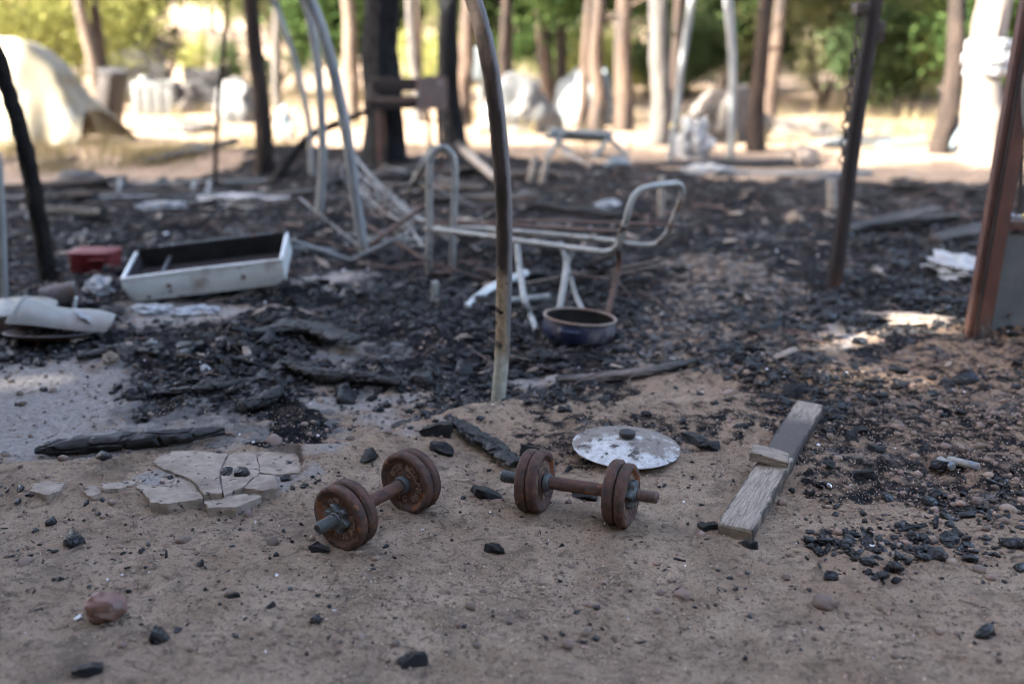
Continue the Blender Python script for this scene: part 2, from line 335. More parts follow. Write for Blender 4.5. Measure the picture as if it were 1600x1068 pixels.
M['bark'] = surf('pine_bark', (.045, .029, .021), (.085, .058, .041), 10, .9, .8, .012, 22, c3=(.025, .02, .018), s3=5, t3=(.46, .6), stretch=(1, 1, .3))
M['darkbark'] = surf('dark_shade_bark', (.022, .017, .015), (.045, .033, .027), 10, .9, .8, .012, 22, c3=(.018, .016, .015), s3=6, t3=(.5, .65), stretch=(1, 1, .3), spec=.15)  # dark bark; its colour also stands in for shade on backlit trunks
M['greybark'] = surf('grey_bark', (.05, .045, .041), (.085, .076, .069), 9, .9, .7, .01, 20, c3=(.045, .042, .042), s3=5, t3=(.52, .66), stretch=(1, 1, .3))
M['burntbark'] = surf('burnt_bark', (.005, .0055, .0065), (.014, .0148, .017), 9, .8, 1.0, .02, 20, cracks=16, spec=.12, stretch=(1, 1, .4))
M['palebark'] = surf('pale_bark', (.075, .054, .039), (.125, .095, .071), 6, .85, .6, .01, 16, c3=(.04, .032, .028), s3=4, t3=(.5, .62), stretch=(1, 1, .3))
M['whitebark'] = surf('pale_smooth_bark', (.16, .138, .118), (.23, .20, .175), 6, .85, .6, .01, 16, c3=(.10, .085, .072), s3=4, t3=(.5, .62), stretch=(1, 1, .3))
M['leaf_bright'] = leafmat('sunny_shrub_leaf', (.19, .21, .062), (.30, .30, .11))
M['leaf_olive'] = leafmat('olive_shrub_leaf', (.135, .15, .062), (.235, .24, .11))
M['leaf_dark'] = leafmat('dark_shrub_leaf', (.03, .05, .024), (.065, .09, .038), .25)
M['leaf_pine'] = leafmat('pine_needles', (.022, .045, .016), (.06, .085, .028), .25)
M['grass'] = leafmat('dry_grass_blade', (.26, .21, .12), (.15, .13, .07), .3)

# ------------------------------------------------------------------ mesh helpers
class MB:
    def __init__(s): s.v = []; s.f = []; s.n = 0
    def add(s, v, f, mat=None):
        v = np.asarray(v, float).reshape(-1, 3)
        if mat is not None:
            a = np.array(mat); v = v @ a[:3, :3].T + a[:3, 3]
        s.v.append(v); o = s.n
        s.f.extend([tuple(i + o for i in q) for q in f]); s.n += len(v)
        return s
    def build(s, name, mat, parent=None, origin=(0, 0, 0), smooth=True, angle=40):
        v = np.concatenate(s.v) - np.array(origin)
        me = bpy.data.meshes.new(name)
        me.from_pydata(v.tolist(), [], s.f); me.update()
        return mk(name, me, mat, parent, smooth, angle, origin if parent is None else None)
def mk(name, me, mat, parent=None, smooth=True, angle=40, loc=None):
    if not me.materials: me.materials.append(M[mat] if isinstance(mat, str) else mat)
    if smooth:
        me.shade_smooth()
        if angle: me.set_sharp_from_angle(angle=R(angle))
    o = bpy.data.objects.new(name, me); C.objects.link(o)
    if parent is not None: o.parent = parent
    elif loc is not None: o.location = loc
    return o
def tag(o, label=None, cat=None, group=None, kind=None):
    if label: o['label'] = label
    if cat: o['category'] = cat
    if group: o['group'] = group
    if kind or cat: o['kind'] = kind or 'thing'
    return o
def thing(name, label, cat, loc, rot=(0, 0, 0), group=None):
    o = bpy.data.objects.new(name, None); C.objects.link(o)
    o.empty_display_size = .05; o.location = loc; o.rotation_euler = rot
    return tag(o, label, cat, group)
def spline(pts, n=6):
    p = [Vector(q) for q in pts]
    p = [p[0] * 2 - p[1]] + p + [p[-1] * 2 - p[-2]]
    out = []
    for i in range(1, len(p) - 2):
        a, b, c, d = p[i - 1], p[i], p[i + 1], p[i + 2]
        for k in range(n):
            t = k / n
            out.append(.5 * ((2 * b) + (c - a) * t + (2 * a - 5 * b + 4 * c - d) * t * t + (3 * b - a - 3 * c + d) * t ** 3))
    out.append(p[-2]); return out
def tube(path, rad, sides=10, caps=True, wob=0, seed=0, flatten=1.0):
    path = [Vector(p) for p in path]; n = len(path)
    rad = rad if hasattr(rad, '__len__') else [rad] * n
    if len(rad) != n: rad = np.interp(np.linspace(0, 1, n), np.linspace(0, 1, len(rad)), rad)
    rs = np.random.default_rng(seed)
    t0 = (path[1] - path[0]).normalized()
    a = Vector((0, 0, 1)) if abs(t0.z) < .9 else Vector((1, 0, 0))
    u = t0.cross(a).normalized()
    V = []; F = []
    for i in range(n):
        t = (path[min(i + 1, n - 1)] - path[max(i - 1, 0)]).normalized()
        u = (u - t * u.dot(t)).normalized(); w_ = t.cross(u)
        for k in range(sides):
            an = 2 * math.pi * k / sides
            r = rad[i] * (1 + (wob * (rs.random() - .5) * 2 if wob else 0))
            V.append(path[i] + u * math.cos(an) * r + w_ * math.sin(an) * r * flatten)
    for i in range(n - 1):
        for k in range(sides):
            k2 = (k + 1) % sides
            F.append((i * sides + k, i * sides + k2, (i + 1) * sides + k2, (i + 1) * sides + k))
    if caps:
        F.append(tuple(reversed(range(sides)))); F.append(tuple((n - 1) * sides + k for k in range(sides)))
    return [tuple(v) for v in V], F
def lathe(prof, seg=32, closed=False, wob=None):
    V = []; F = []; n = len(prof)
    for i, (r, z) in enumerate(prof):
        for k in range(seg):
            a = 2 * math.pi * k / seg
            rr = r * (1 + (wob(a, z) if wob else 0))
            V.append((rr * math.cos(a), rr * math.sin(a), z))
    for i in range(n if closed else n - 1):
        j = (i + 1) % n
        for k in range(seg):
            k2 = (k + 1) % seg
            F.append((i * seg + k, i * seg + k2, j * seg + k2, j * seg + k))
    return V, F
def bm_arrays(bm):
    bm.verts.ensure_lookup_table()
    V = [tuple(v.co) for v in bm.verts]; F = [tuple(v.index for v in f.verts) for f in bm.faces]
    bm.free(); return V, F
def bbox(sx, sy, sz, bev=.004, seg=2, cuts=0, amp=0, seed=0, freq=12):
    bm = bmesh.new(); bmesh.ops.create_cube(bm, size=1)
    for v in bm.verts: v.co = Vector((v.co.x * sx, v.co.y * sy, v.co.z * sz))
    if cuts:
        m = min(sx, sy, sz)
        for ax, L in ((0, sx), (1, sy), (2, sz)):
            k = max(0, min(cuts, int(L / m * 1.2)))
            for i in range(1, k + 1):
                co = Vector((0, 0, 0)); co[ax] = -L / 2 + L * i / (k + 1)
                no = Vector((0, 0, 0)); no[ax] = 1
                bmesh.ops.bisect_plane(bm, geom=bm.verts[:] + bm.edges[:] + bm.faces[:], plane_co=co, plane_no=no)
    if bev:
        ed = [e for e in bm.edges if len(e.link_faces) == 2 and e.calc_face_angle(0) > .5]
        bmesh.ops.bevel(bm, geom=ed, offset=bev, segments=seg, affect='EDGES', profile=.6)
    if amp:
        from mathutils import noise as mn
        for v in bm.verts:
            v.co += mn.noise_vector(v.co * freq + Vector((seed * 3.1, seed * 1.7, 0))) * amp
    bm.verts.index_update()
    return bm_arrays(bm)
def blob(r, sub=2, amp=.25, freq=2.0, seed=0, sq=(1, 1, 1)):
    from mathutils import noise as mn
    bm = bmesh.new(); bmesh.ops.create_icosphere(bm, subdivisions=sub, radius=1)
    for v in bm.verts:
        d = 1 + amp * mn.fractal(v.co * freq + Vector((seed * 5.3, seed * 2.1, seed)), 1, 2, 3)
        v.co = Vector((v.co.x * sq[0], v.co.y * sq[1], v.co.z * sq[2])) * d * r
    return bm_arrays(bm)
def chunk(seed, sq=(1, .8, .6)):
    """angular broken lump: a box cut by a few random planes"""
    rs = random.Random(seed)
    bm = bmesh.new(); bmesh.ops.create_cube(bm, size=1.25)
    for i in range(5):
        n = Vector((rs.uniform(-1, 1), rs.uniform(-1, 1), rs.uniform(-1, 1))).normalized()
        r = bmesh.ops.bisect_plane(bm, geom=bm.verts[:] + bm.edges[:] + bm.faces[:], plane_co=n * rs.uniform(.38, .62), plane_no=n, clear_outer=True)
        ed = [e for e in r['geom_cut'] if isinstance(e, bmesh.types.BMEdge)]
        if ed: bmesh.ops.holes_fill(bm, edges=bm.edges[:])
    bmesh.ops.triangulate(bm, faces=bm.faces[:])
    for v in bm.verts:
        v.co = Vector((v.co.x * sq[0], v.co.y * sq[1], v.co.z * sq[2])) * 1.0 + Vector([rs.uniform(-.05, .05) for _ in range(3)])
    bm.verts.index_update()
    return bm_arrays(bm)
def sheetgrid(fn, nu, nv, thick=.002):
    """curved sheet with thickness: fn(u,v) -> Vector, u,v in 0..1"""
    P_ = [[Vector(fn(i / (nu - 1), j / (nv - 1))) for j in range(nv)] for i in range(nu)]
    V = []; F = []
    for side in (0, 1):
        for i in range(nu):
            for j in range(nv):
                du = P_[min(i + 1, nu - 1)][j] - P_[max(i - 1, 0)][j]; dv = P_[i][min(j + 1, nv - 1)] - P_[i][max(j - 1, 0)]
                n = du.cross(dv); n = n.normalized() if n.length > 1e-9 else Vector((0, 0, 1))
                V.append(tuple(P_[i][j] - n * thick * side))
    o = nu * nv; ix = lambda i, j: i * nv + j
    for i in range(nu - 1):
        for j in range(nv - 1):
            q = (ix(i, j), ix(i + 1, j), ix(i + 1, j + 1), ix(i, j + 1)); F.append(q); F.append(tuple(o + k for k in reversed(q)))
    rim = [ix(i, 0) for i in range(nu)] + [ix(nu - 1, j) for j in range(1, nv)] + [ix(i, nv - 1) for i in range(nu - 2, -1, -1)] + [ix(0, j) for j in range(nv - 2, 0, -1)]
    for a, b in zip(rim, rim[1:] + rim[:1]): F.append((b, a, a + o, b + o))
    return V, F
def npmesh(name, V, F):
    """mesh from numpy arrays with equal-sided faces"""
    V = np.ascontiguousarray(V, np.float32); F = np.ascontiguousarray(F, np.int32)
    me = bpy.data.meshes.new(name); n, k = F.shape
    me.vertices.add(len(V)); me.vertices.foreach_set('co', V.ravel())
    me.loops.add(n * k); me.loops.foreach_set('vertex_index', F.ravel())
    me.polygons.add(n); me.polygons.foreach_set('loop_start', np.arange(0, n * k, k, dtype=np.int32))
    me.update(calc_edges=True); me.validate()
    return me
def tri(VF):
    V, F = VF; T = []
    for f in F:
        for i in range(1, len(f) - 1): T.append((f[0], f[i], f[i + 1]))
    return np.array(V, float), np.array(T)
def scatter(name, protos, pos, size, mat, label, tilt=1.0, flat_=None, cat=None):
    """one mesh of many small pieces; protos are (V, tri) arrays"""
    n = len(pos); A = rng.uniform(0, 2 * math.pi, n); tl = rng.normal(0, .35 * tilt, (n, 2))
    which = rng.integers(0, len(protos), n); VV = []; FF = []; off = 0
    for p, (V, T) in enumerate(protos):
        ix = np.nonzero(which == p)[0]
        if not len(ix): continue
        ca, sa = np.cos(A[ix]), np.sin(A[ix]); cx, sx = np.cos(tl[ix, 0]), np.sin(tl[ix, 0]); cy, sy = np.cos(tl[ix, 1]), np.sin(tl[ix, 1])
        v = V[None] * size[ix, None, None]
        x, y, z = v[..., 0], v[..., 1], v[..., 2]
        y, z = y * cx[:, None] - z * sx[:, None], y * sx[:, None] + z * cx[:, None]
        x, z = x * cy[:, None] + z * sy[:, None], -x * sy[:, None] + z * cy[:, None]
        x, y = x * ca[:, None] - y * sa[:, None], x * sa[:, None] + y * ca[:, None]
        vv = np.stack([x, y, z], -1) + pos[ix][:, None, :]
        VV.append(vv.reshape(-1, 3))
        FF.append((T[None] + (off + np.arange(len(ix)) * len(V))[:, None, None]).reshape(-1, 3)); off += len(ix) * len(V)
    me = npmesh(name, np.concatenate(VV), np.concatenate(FF))
    return tag(mk(name, me, mat, smooth=False), label, cat, kind='stuff')

# ------------------------------------------------------------------ ground
def ground():
    xs = list(np.arange(0, .92, .0068)); s = .0068
    while xs[-1] < 160: s *= 1.024; xs.append(xs[-1] + s)
    xs = np.array([-q for q in reversed(xs[1:])] + xs)
    ys = [1.2]
    while ys[-1] < 2.6: ys.append(ys[-1] + .0064)
    s = .0064
    while ys[-1] < 220: s = s * (1.0105 if ys[-1] < 9 else 1.06); ys.append(ys[-1] + s)
    back = [1.2]; s = .007
    while back[-1] > -60: s *= 1.12; back.append(back[-1] - s)
    ys = np.array(list(reversed(back[1:])) + ys)
    X, Y = np.meshgrid(xs, ys)
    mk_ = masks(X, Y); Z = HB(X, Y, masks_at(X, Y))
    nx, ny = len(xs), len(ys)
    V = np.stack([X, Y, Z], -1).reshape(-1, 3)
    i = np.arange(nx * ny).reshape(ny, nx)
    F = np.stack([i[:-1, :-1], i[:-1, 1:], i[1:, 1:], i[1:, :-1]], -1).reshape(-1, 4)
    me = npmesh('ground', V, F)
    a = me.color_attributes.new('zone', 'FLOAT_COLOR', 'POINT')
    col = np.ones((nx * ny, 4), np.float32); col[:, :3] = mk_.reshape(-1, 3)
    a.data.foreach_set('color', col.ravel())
    o = mk('ground', me, 'ground', angle=0)
    tag(o, kind='structure')
    print('ground', nx, ny)
ground()

# ------------------------------------------------------------------ trees and shrubs
def cards(n, fn, L, wd, seed, up=.0):
    """n small leaf faces, centres from fn(rs, n) -> (n,3)"""
    rs = np.random.default_rng(seed); c = fn(rs, n)
    d = rs.normal(size=(n, 3)); d[:, 2] += up; d /= np.linalg.norm(d, axis=1)[:, None]
    e = np.cross(d, rs.normal(size=(n, 3))); e /= np.linalg.norm(e, axis=1)[:, None]
    l = (L * rs.uniform(.6, 1.3, n))[:, None]; q = (wd * rs.uniform(.7, 1.3, n))[:, None]
    V = np.stack([c, c + d * l * .5 + e * q * .5, c + d * l, c + d * l * .5 - e * q * .5], 1).reshape(-1, 3)
    return V, np.arange(n * 4).reshape(-1, 4)
def clumps(k, rx, ry, rz, cz, cr, hollow=.5):
    def fn(rs, n):
        c = rs.normal(size=(k, 3)); c /= np.linalg.norm(c, axis=1)[:, None]
        c *= rs.uniform(hollow, 1, (k, 1)); c = c * (rx, ry, rz) + (0, 0, cz)
        i = rs.integers(0, k, n); d = rs.normal(size=(n, 3)) * cr * rs.uniform(.5, 1.2, (k, 1))[i]
        return c[i] + d
    return fn
CROWN = []
for s in range(3):
    V, F = cards(7000, clumps(64, 2.5, 2.5, 1.7, 7.2, .42, .25), .42, .12, 100 + s)
    me = npmesh('crown', V, F); me.materials.append(M['leaf_pine']); CROWN.append(me)
V, F = cards(1700, clumps(30, 2.3, 2.3, 1.5, 7.4, .34, .3), .42, .12, 140)
THIN = npmesh('crown', V, F); THIN.materials.append(M['leaf_pine'])
tn = [0]
def pine(loc, r, label, mat='bark', lean=(0, 0), crown=True, group=None, hgt=7.5, path=None, name='pine_tree', branches=3, flare=1.35, crown_me=None, cat='tree'):
    tn[0] += 1; rs = random.Random(tn[0])
    loc = Vector(loc); loc.z -= .05
    root = thing(name, label, cat, loc, (0, 0, 0), group)
    if path is None:
        path = [Vector((lean[0] * t + rs.uniform(-.04, .04) * (t > 0), lean[1] * t + rs.uniform(-.03, .03) * (t > 0), hgt * t)) for t in (0, .06, .12, .2, .3, .45, .6, .8, 1)]
    p = spline(path, 4)
    n = len(p); tt = [q.z / max(p[-1].z, .1) for q in p]
    rad = [r * (1 - .75 * t) * (1 + (flare - 1) * math.exp(-t * hgt / .22)) for t in tt]
    m = MB(); m.add(*tube(p, rad, 12, wob=.10, seed=tn[0]))
    m.build('trunk', mat, root)
    for b in range(branches):
        k = int(n * rs.uniform(.35, .9)); a = rs.uniform(0, 6.28); L = rs.uniform(.8, 2.0)
        e = [p[k], p[k] + Vector((math.cos(a) * L * .5, math.sin(a) * L * .5, L * .25)), p[k] + Vector((math.cos(a) * L, math.sin(a) * L, L * .4))]
        MB().add(*tube(spline(e, 3), [rad[k] * .45, rad[k] * .15], 6)).build('branch', mat, root)
    if crown:
        c = bpy.data.objects.new('crown', crown_me or rs.choice(CROWN)); C.objects.link(c); c.parent = root
        c.location = (p[-1].x * .9, p[-1].y * .9, rs.uniform(-.4, .6)); c.rotation_euler = (0, 0, rs.uniform(0, 6.28))
    return root
# pines beside and behind the viewpoint: their crowns put the clearing in the shade
SH = 7.2 / math.tan(SUN_EL)
shade = [(-5.2, 1.0), (-5.4, 4.6), (-2.6, 2.4), (-2.4, 5.6), (.4, 1.2), (.2, 4.2), (.6, 6.6), (3.0, 2.4), (3.2, 5.0), (-7.6, 3.4), (5.6, 3.6), (-4.6, 7.0), (-1.2, -.6), (2.6, -.4), (5.6, .9), (-1.1, 3.6), (1.8, 3.6), (-3.9, 3.2), (-.9, 7.6), (-2.4, .6)]
for i, (x, y) in enumerate(shade):
    bx_, by_ = x + SUN_TO.x * SH, y + SUN_TO.y * SH
    pine((bx_, by_, H(bx_, by_)), random.Random(i).uniform(.12, .18), 'tall pine tree outside the picture whose crown shades the burnt clearing', group='pines shading the clearing', branches=2)

# gaps in those crowns let a few flecks of sun reach the ground
FLECKS = [(10, 597, .0), (80, 591, .0), (140, 589, -.03), (1292, 530, .02), (1440, 505, .0), (1500, 508, .0), (1580, 990, -.05), (1350, 590, .03)]
bpy.context.view_layer.update()
FL_ = [(np.array(G(px, py)), r_) for px, py, r_ in FLECKS]
for o in [q for q in bpy.data.objects if q.name.startswith('crown')]:
    mw = Matrix.Translation(o.parent.location) @ o.matrix_local
    me = o.data; co = np.empty(len(me.vertices) * 3, np.float32); me.vertices.foreach_get('co', co); co = co.reshape(-1, 4, 3)
    a_ = np.array(mw); cw = co.mean(1) @ a_[:3, :3].T + a_[:3, 3]; keep = np.ones(len(cw), bool)
    for g_, r_ in FL_:
        d_ = np.array(to_sun); t_ = (cw - g_) @ d_
        keep &= np.linalg.norm(cw - g_ - t_[:, None] * d_, axis=1) > r_ + .14
    if not keep.all():
        v_ = co[keep].reshape(-1, 3); o.data = npmesh('crown', v_, np.arange(len(v_)).reshape(-1, 4)); o.data.materials.append(M['leaf_pine'])

def gb(px, py): return G(px, py)
def tree_at(px, py, wpx, label, top=None, **kw):
    b = G(px, py); r = mm(wpx, b.y) / 2
    lean = (0, 0)
    if top:
        t = Q(top, 0, b.y); k = 7.5 / max(t.z - b.z, .3); lean = ((t.x - b.x) * k, 0)
        lean = (max(-3.2, min(3.2, lean[0])), 0)
    return pine(b, r / 1.0, label, lean=lean, **kw)
tree_at(600, 254, 60, 'thick blackened tree trunk behind the rusty metal brazier', mat='burntbark', top=596, flare=1.25, crown=False)
tree_at(714, 240, 34, 'burnt grey-black trunk beside the brazier, partly hidden by the curved pole', mat='burntbark', top=700, crown=False)
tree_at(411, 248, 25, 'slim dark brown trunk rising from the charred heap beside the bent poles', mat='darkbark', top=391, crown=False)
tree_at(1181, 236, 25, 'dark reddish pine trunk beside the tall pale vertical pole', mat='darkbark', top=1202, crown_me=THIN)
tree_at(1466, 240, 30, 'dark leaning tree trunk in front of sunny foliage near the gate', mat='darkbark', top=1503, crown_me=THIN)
tree_at(1533, 250, 56, 'pale sunlit thick trunk wrapped with white cloth beside the rusty gate post', mat='whitebark', top=1552, crown=False)
tree_at(929, 205, 24, 'sunlit orange-brown pine trunk above the blue-grey folding frame', mat='bark', top=938, crown_me=THIN)
tree_at(974, 205, 28, 'pale sunlit pine trunk between the orange trunk and the grey trunk', mat='bark', top=976, crown_me=THIN)
tree_at(1030, 225, 32, 'thick grey trunk left of the white crumpled sack', mat='greybark', top=1030, crown_me=THIN)
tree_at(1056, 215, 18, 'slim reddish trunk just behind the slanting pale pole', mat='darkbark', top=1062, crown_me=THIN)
tree_at(862, 178, 22, 'forked brown pine trunk behind the white plastic heap', mat='bark', top=846, crown_me=THIN)
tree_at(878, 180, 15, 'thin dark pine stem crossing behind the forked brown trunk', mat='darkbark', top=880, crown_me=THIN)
tree_at(788, 195, 24, 'sunlit pale pine trunk just behind the curved charred pole', mat='bark', top=788, crown_me=THIN)
tree_at(548, 185, 24, 'sunlit tan pine trunk between the bent poles and the black trunk', mat='palebark', top=540, crown_me=THIN)
tree_at(655, 190, 18, 'leaning grey trunk seen between the two burnt trunks', mat='greybark', top=640, crown_me=THIN)
tree_at(152, 172, 22, 'pale sunlit trunk rising behind the cream tarpaulin', mat='palebark', top=128, crown_me=THIN)
tree_at(160, 170, 18, 'second pale stem forking beside the trunk behind the tarpaulin', mat='bark', top=146, crown_me=THIN)
# woodland further back
rs = random.Random(5)
WT = []
for i in range(96):
    y = 13 + 50 * rs.random() ** 1.4; x = rs.uniform(-.62, .62) * y * 1.15
    if -.42 < x / y < -.26 and y < 24: continue
    if .28 < x / y < .5 and y < 24: continue
    WT.append((x, y))
for i, (x, y) in enumerate(WT):
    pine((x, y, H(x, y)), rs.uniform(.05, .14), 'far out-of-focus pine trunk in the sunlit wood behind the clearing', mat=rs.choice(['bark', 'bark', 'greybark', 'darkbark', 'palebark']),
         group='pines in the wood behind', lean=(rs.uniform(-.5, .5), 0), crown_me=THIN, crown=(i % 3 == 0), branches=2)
def shrub(px, py, y, wid, hgt, mat, label, n=5000, leaf=(.10, .045), k=40, group=None, lift=.5, name='shrub'):
    b = Q(px, py, y); b.z = H(b.x, b.y) - .03
    root = thing(name, label, 'shrub', b, (0, 0, 0), group)
    V, F = cards(n, clumps(k, wid / 2, wid / 2, hgt * .45, hgt * (.1 + lift), wid * .09, .35), leaf[0], leaf[1], int(abs(px)) + int(y * 10))
    V[:, 2] = np.where(V[:, 2] < .02, .02 + rng.random(len(V)) * .1, V[:, 2])
    mk('foliage', npmesh('foliage', V, F), mat, root, smooth=False)
    for s in range(5):
        a = s * 1.256 + px; q = [(0, 0, 0), (math.cos(a) * wid * .12, math.sin(a) * wid * .12, hgt * .35), (math.cos(a) * wid * .3, math.sin(a) * wid * .3, hgt * .75)]
        MB().add(*tube(spline(q, 3), [.03, .01], 6)).build('stem', 'bark', root)
    return root
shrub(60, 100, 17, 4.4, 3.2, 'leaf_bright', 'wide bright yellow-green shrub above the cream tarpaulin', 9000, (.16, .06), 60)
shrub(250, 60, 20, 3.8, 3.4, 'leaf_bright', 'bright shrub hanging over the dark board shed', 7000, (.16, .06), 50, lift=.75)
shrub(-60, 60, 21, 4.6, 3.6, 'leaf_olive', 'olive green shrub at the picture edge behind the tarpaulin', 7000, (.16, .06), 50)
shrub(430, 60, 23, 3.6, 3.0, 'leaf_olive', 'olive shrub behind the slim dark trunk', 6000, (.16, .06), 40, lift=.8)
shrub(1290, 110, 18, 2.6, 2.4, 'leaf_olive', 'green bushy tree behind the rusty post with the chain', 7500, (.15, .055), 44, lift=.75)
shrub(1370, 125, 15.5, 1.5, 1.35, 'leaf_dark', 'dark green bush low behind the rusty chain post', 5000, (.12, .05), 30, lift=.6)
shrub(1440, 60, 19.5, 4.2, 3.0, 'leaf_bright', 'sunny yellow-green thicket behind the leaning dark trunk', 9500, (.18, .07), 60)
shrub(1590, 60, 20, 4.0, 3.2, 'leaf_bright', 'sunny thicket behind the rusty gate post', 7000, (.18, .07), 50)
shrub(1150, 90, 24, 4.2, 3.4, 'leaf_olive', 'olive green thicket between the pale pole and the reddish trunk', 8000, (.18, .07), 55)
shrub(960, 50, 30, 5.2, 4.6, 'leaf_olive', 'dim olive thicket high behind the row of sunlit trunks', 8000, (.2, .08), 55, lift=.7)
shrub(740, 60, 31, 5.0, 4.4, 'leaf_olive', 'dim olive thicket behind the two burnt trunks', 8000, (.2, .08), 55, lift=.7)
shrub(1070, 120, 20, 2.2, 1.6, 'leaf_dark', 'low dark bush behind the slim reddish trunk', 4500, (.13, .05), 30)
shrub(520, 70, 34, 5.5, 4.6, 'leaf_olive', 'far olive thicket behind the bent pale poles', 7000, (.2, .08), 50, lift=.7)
rs = random.Random(15)
proto = []
for s, mt in enumerate(('leaf_olive', 'leaf_dark', 'leaf_bright')):
    V, F = cards(5200, clumps(48, 2.6, 2.4, 1.9, 2.2, .42, .3), .24, .09, 300 + s)
    me = npmesh('foliage', V, F); me.materials.append(M[mt]); proto.append(me)
for i in range(18):
    y = rs.uniform(40, 80); x = rs.uniform(-.66, .66) * y
    r_ = thing('far_shrub', 'far blurred shrub at the back of the wood', 'shrub', (x, y, H(x, y) - .1), (0, 0, rs.uniform(0, 6.28)), 'shrubs at the back of the wood')
    o = bpy.data.objects.new('foliage', rs.choice(proto)); C.objects.link(o); o.parent = r_
    k = rs.uniform(.7, 1.3); o.scale = (k, k, k * rs.uniform(.8, 1.3))

rs = random.Random(44)
for i in range(34):
    y = rs.uniform(15.5, 34); x = rs.uniform(-.60, .60) * y
    if y < 22 and (-.42 < x / y < -.24 or .26 < x / y < .5): continue
    r_ = thing('undergrowth_bush', 'blurred undergrowth bush among the pine trunks of the wood', 'shrub', (x, y, H(x, y) - .1), (0, 0, rs.uniform(0, 6.28)), 'bushes among the pine trunks')
    o = bpy.data.objects.new('foliage', rs.choice(proto[:2] + proto)); C.objects.link(o); o.parent = r_
    k = rs.uniform(.2, .42); o.scale = (k, k, k * rs.uniform(.8, 1.5))
rs = random.Random(45)
V, F = cards(2600, clumps(26, 1.5, 1.2, .35, 0, .30, .2), .26, .06, 333)
BOUGH = npmesh('needles', V, F); BOUGH.materials.append(M['leaf_pine'])
for i in range(20):
    y = rs.uniform(13, 30); x = rs.uniform(-.56, .56) * y
    if x / y < -.2 and y < 16: continue
    zb = CAM_H + y * rs.uniform(-.012, .05)
    r_ = thing('young_pine', 'young pine with low drooping needles in the wood behind the clearing', 'tree', (x, y, H(x, y) - .05), (0, 0, rs.uniform(0, 6.28)), 'young pines in the wood behind')
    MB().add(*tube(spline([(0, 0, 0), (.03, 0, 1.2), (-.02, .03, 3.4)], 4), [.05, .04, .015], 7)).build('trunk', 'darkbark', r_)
    for k in range(3):
        o = bpy.data.objects.new('bough', BOUGH); C.objects.link(o); o.parent = r_
        q = rs.uniform(.55, .95); o.scale = (q, q, q); o.location = (rs.uniform(-.4, .4), rs.uniform(-.4, .4), zb - H(x, y) + .35 + k * .55); o.rotation_euler = (0, 0, rs.uniform(0, 6.28))

# the wood goes on unseen behind the viewpoint, added to block low sky light
rs = random.Random(77)
for i in range(30):
    a = R(-20) - i / 29 * R(165) + rs.uniform(-.06, .06); d = rs.uniform(9.5, 14)
    x, y = d * math.cos(a), d * math.sin(a) + 1.5
    r_ = thing('thicket_tree', 'leafy thicket tree added outside the picture to block low sky light', 'tree', (x, y, H(x, y) - .1), (0, 0, rs.uniform(0, 6.28)), 'thicket trees outside the picture')
    o = bpy.data.objects.new('crown', proto[i % 2]); C.objects.link(o); o.parent = r_
    k = rs.uniform(1.0, 1.3); o.scale = (k, k, k * 1.25)
    MB().add(*tube(spline([(0, 0, 0), (.05, 0, 1.5), (-.03, .04, 4.0)], 4), [.10, .08, .03], 7)).build('trunk', 'bark', r_)
# ------------------------------------------------------------------ dry grass at the clearing's edge
def grass(name, n, boxf, hgt, label, seed):
    rs_ = np.random.default_rng(seed); x, y = boxf(rs_, n)
    z = HV(x, y); c = np.stack([x, y, z], -1); a = rs_.uniform(0, 6.28, n); h = hgt * rs_.uniform(.4, 1.2, n)
    d = np.stack([np.cos(a) * h * .35, np.sin(a) * h * .35, h], -1); e = np.stack([-np.sin(a), np.cos(a), 0 * a], -1) * .006
    V = np.stack([c - e, c + e, c + d], 1).reshape(-1, 3)
    tag(mk(name, npmesh(name, V, np.arange(n * 3).reshape(-1, 3)), 'grass', smooth=False), label, 'grass', kind='stuff')
def left_edge(r_, n):
    k = r_.integers(0, 60, n); cx = r_.uniform(-7, -2.6, 60); cy = 7.4 + r_.uniform(0, 2.2, 60) - .1 * cx
    return cx[k] + r_.normal(0, .16, n), cy[k] + r_.normal(0, .12, n)
def far_edge(r_, n):
    k = r_.integers(0, 150, n); cy = r_.uniform(9.5, 24, 150); cx = r_.uniform(-.6, .6, 150) * cy
    return cx[k] + r_.normal(0, .25, n), cy[k] + r_.normal(0, .25, n)
grass('dry_grass', 5000, left_edge, .12, 'dry grass along the unburnt edge of the clearing', 3)
grass('dry_grass', 9000, far_edge, .26, 'thin dry grass on the sunlit ground under the pines', 4)


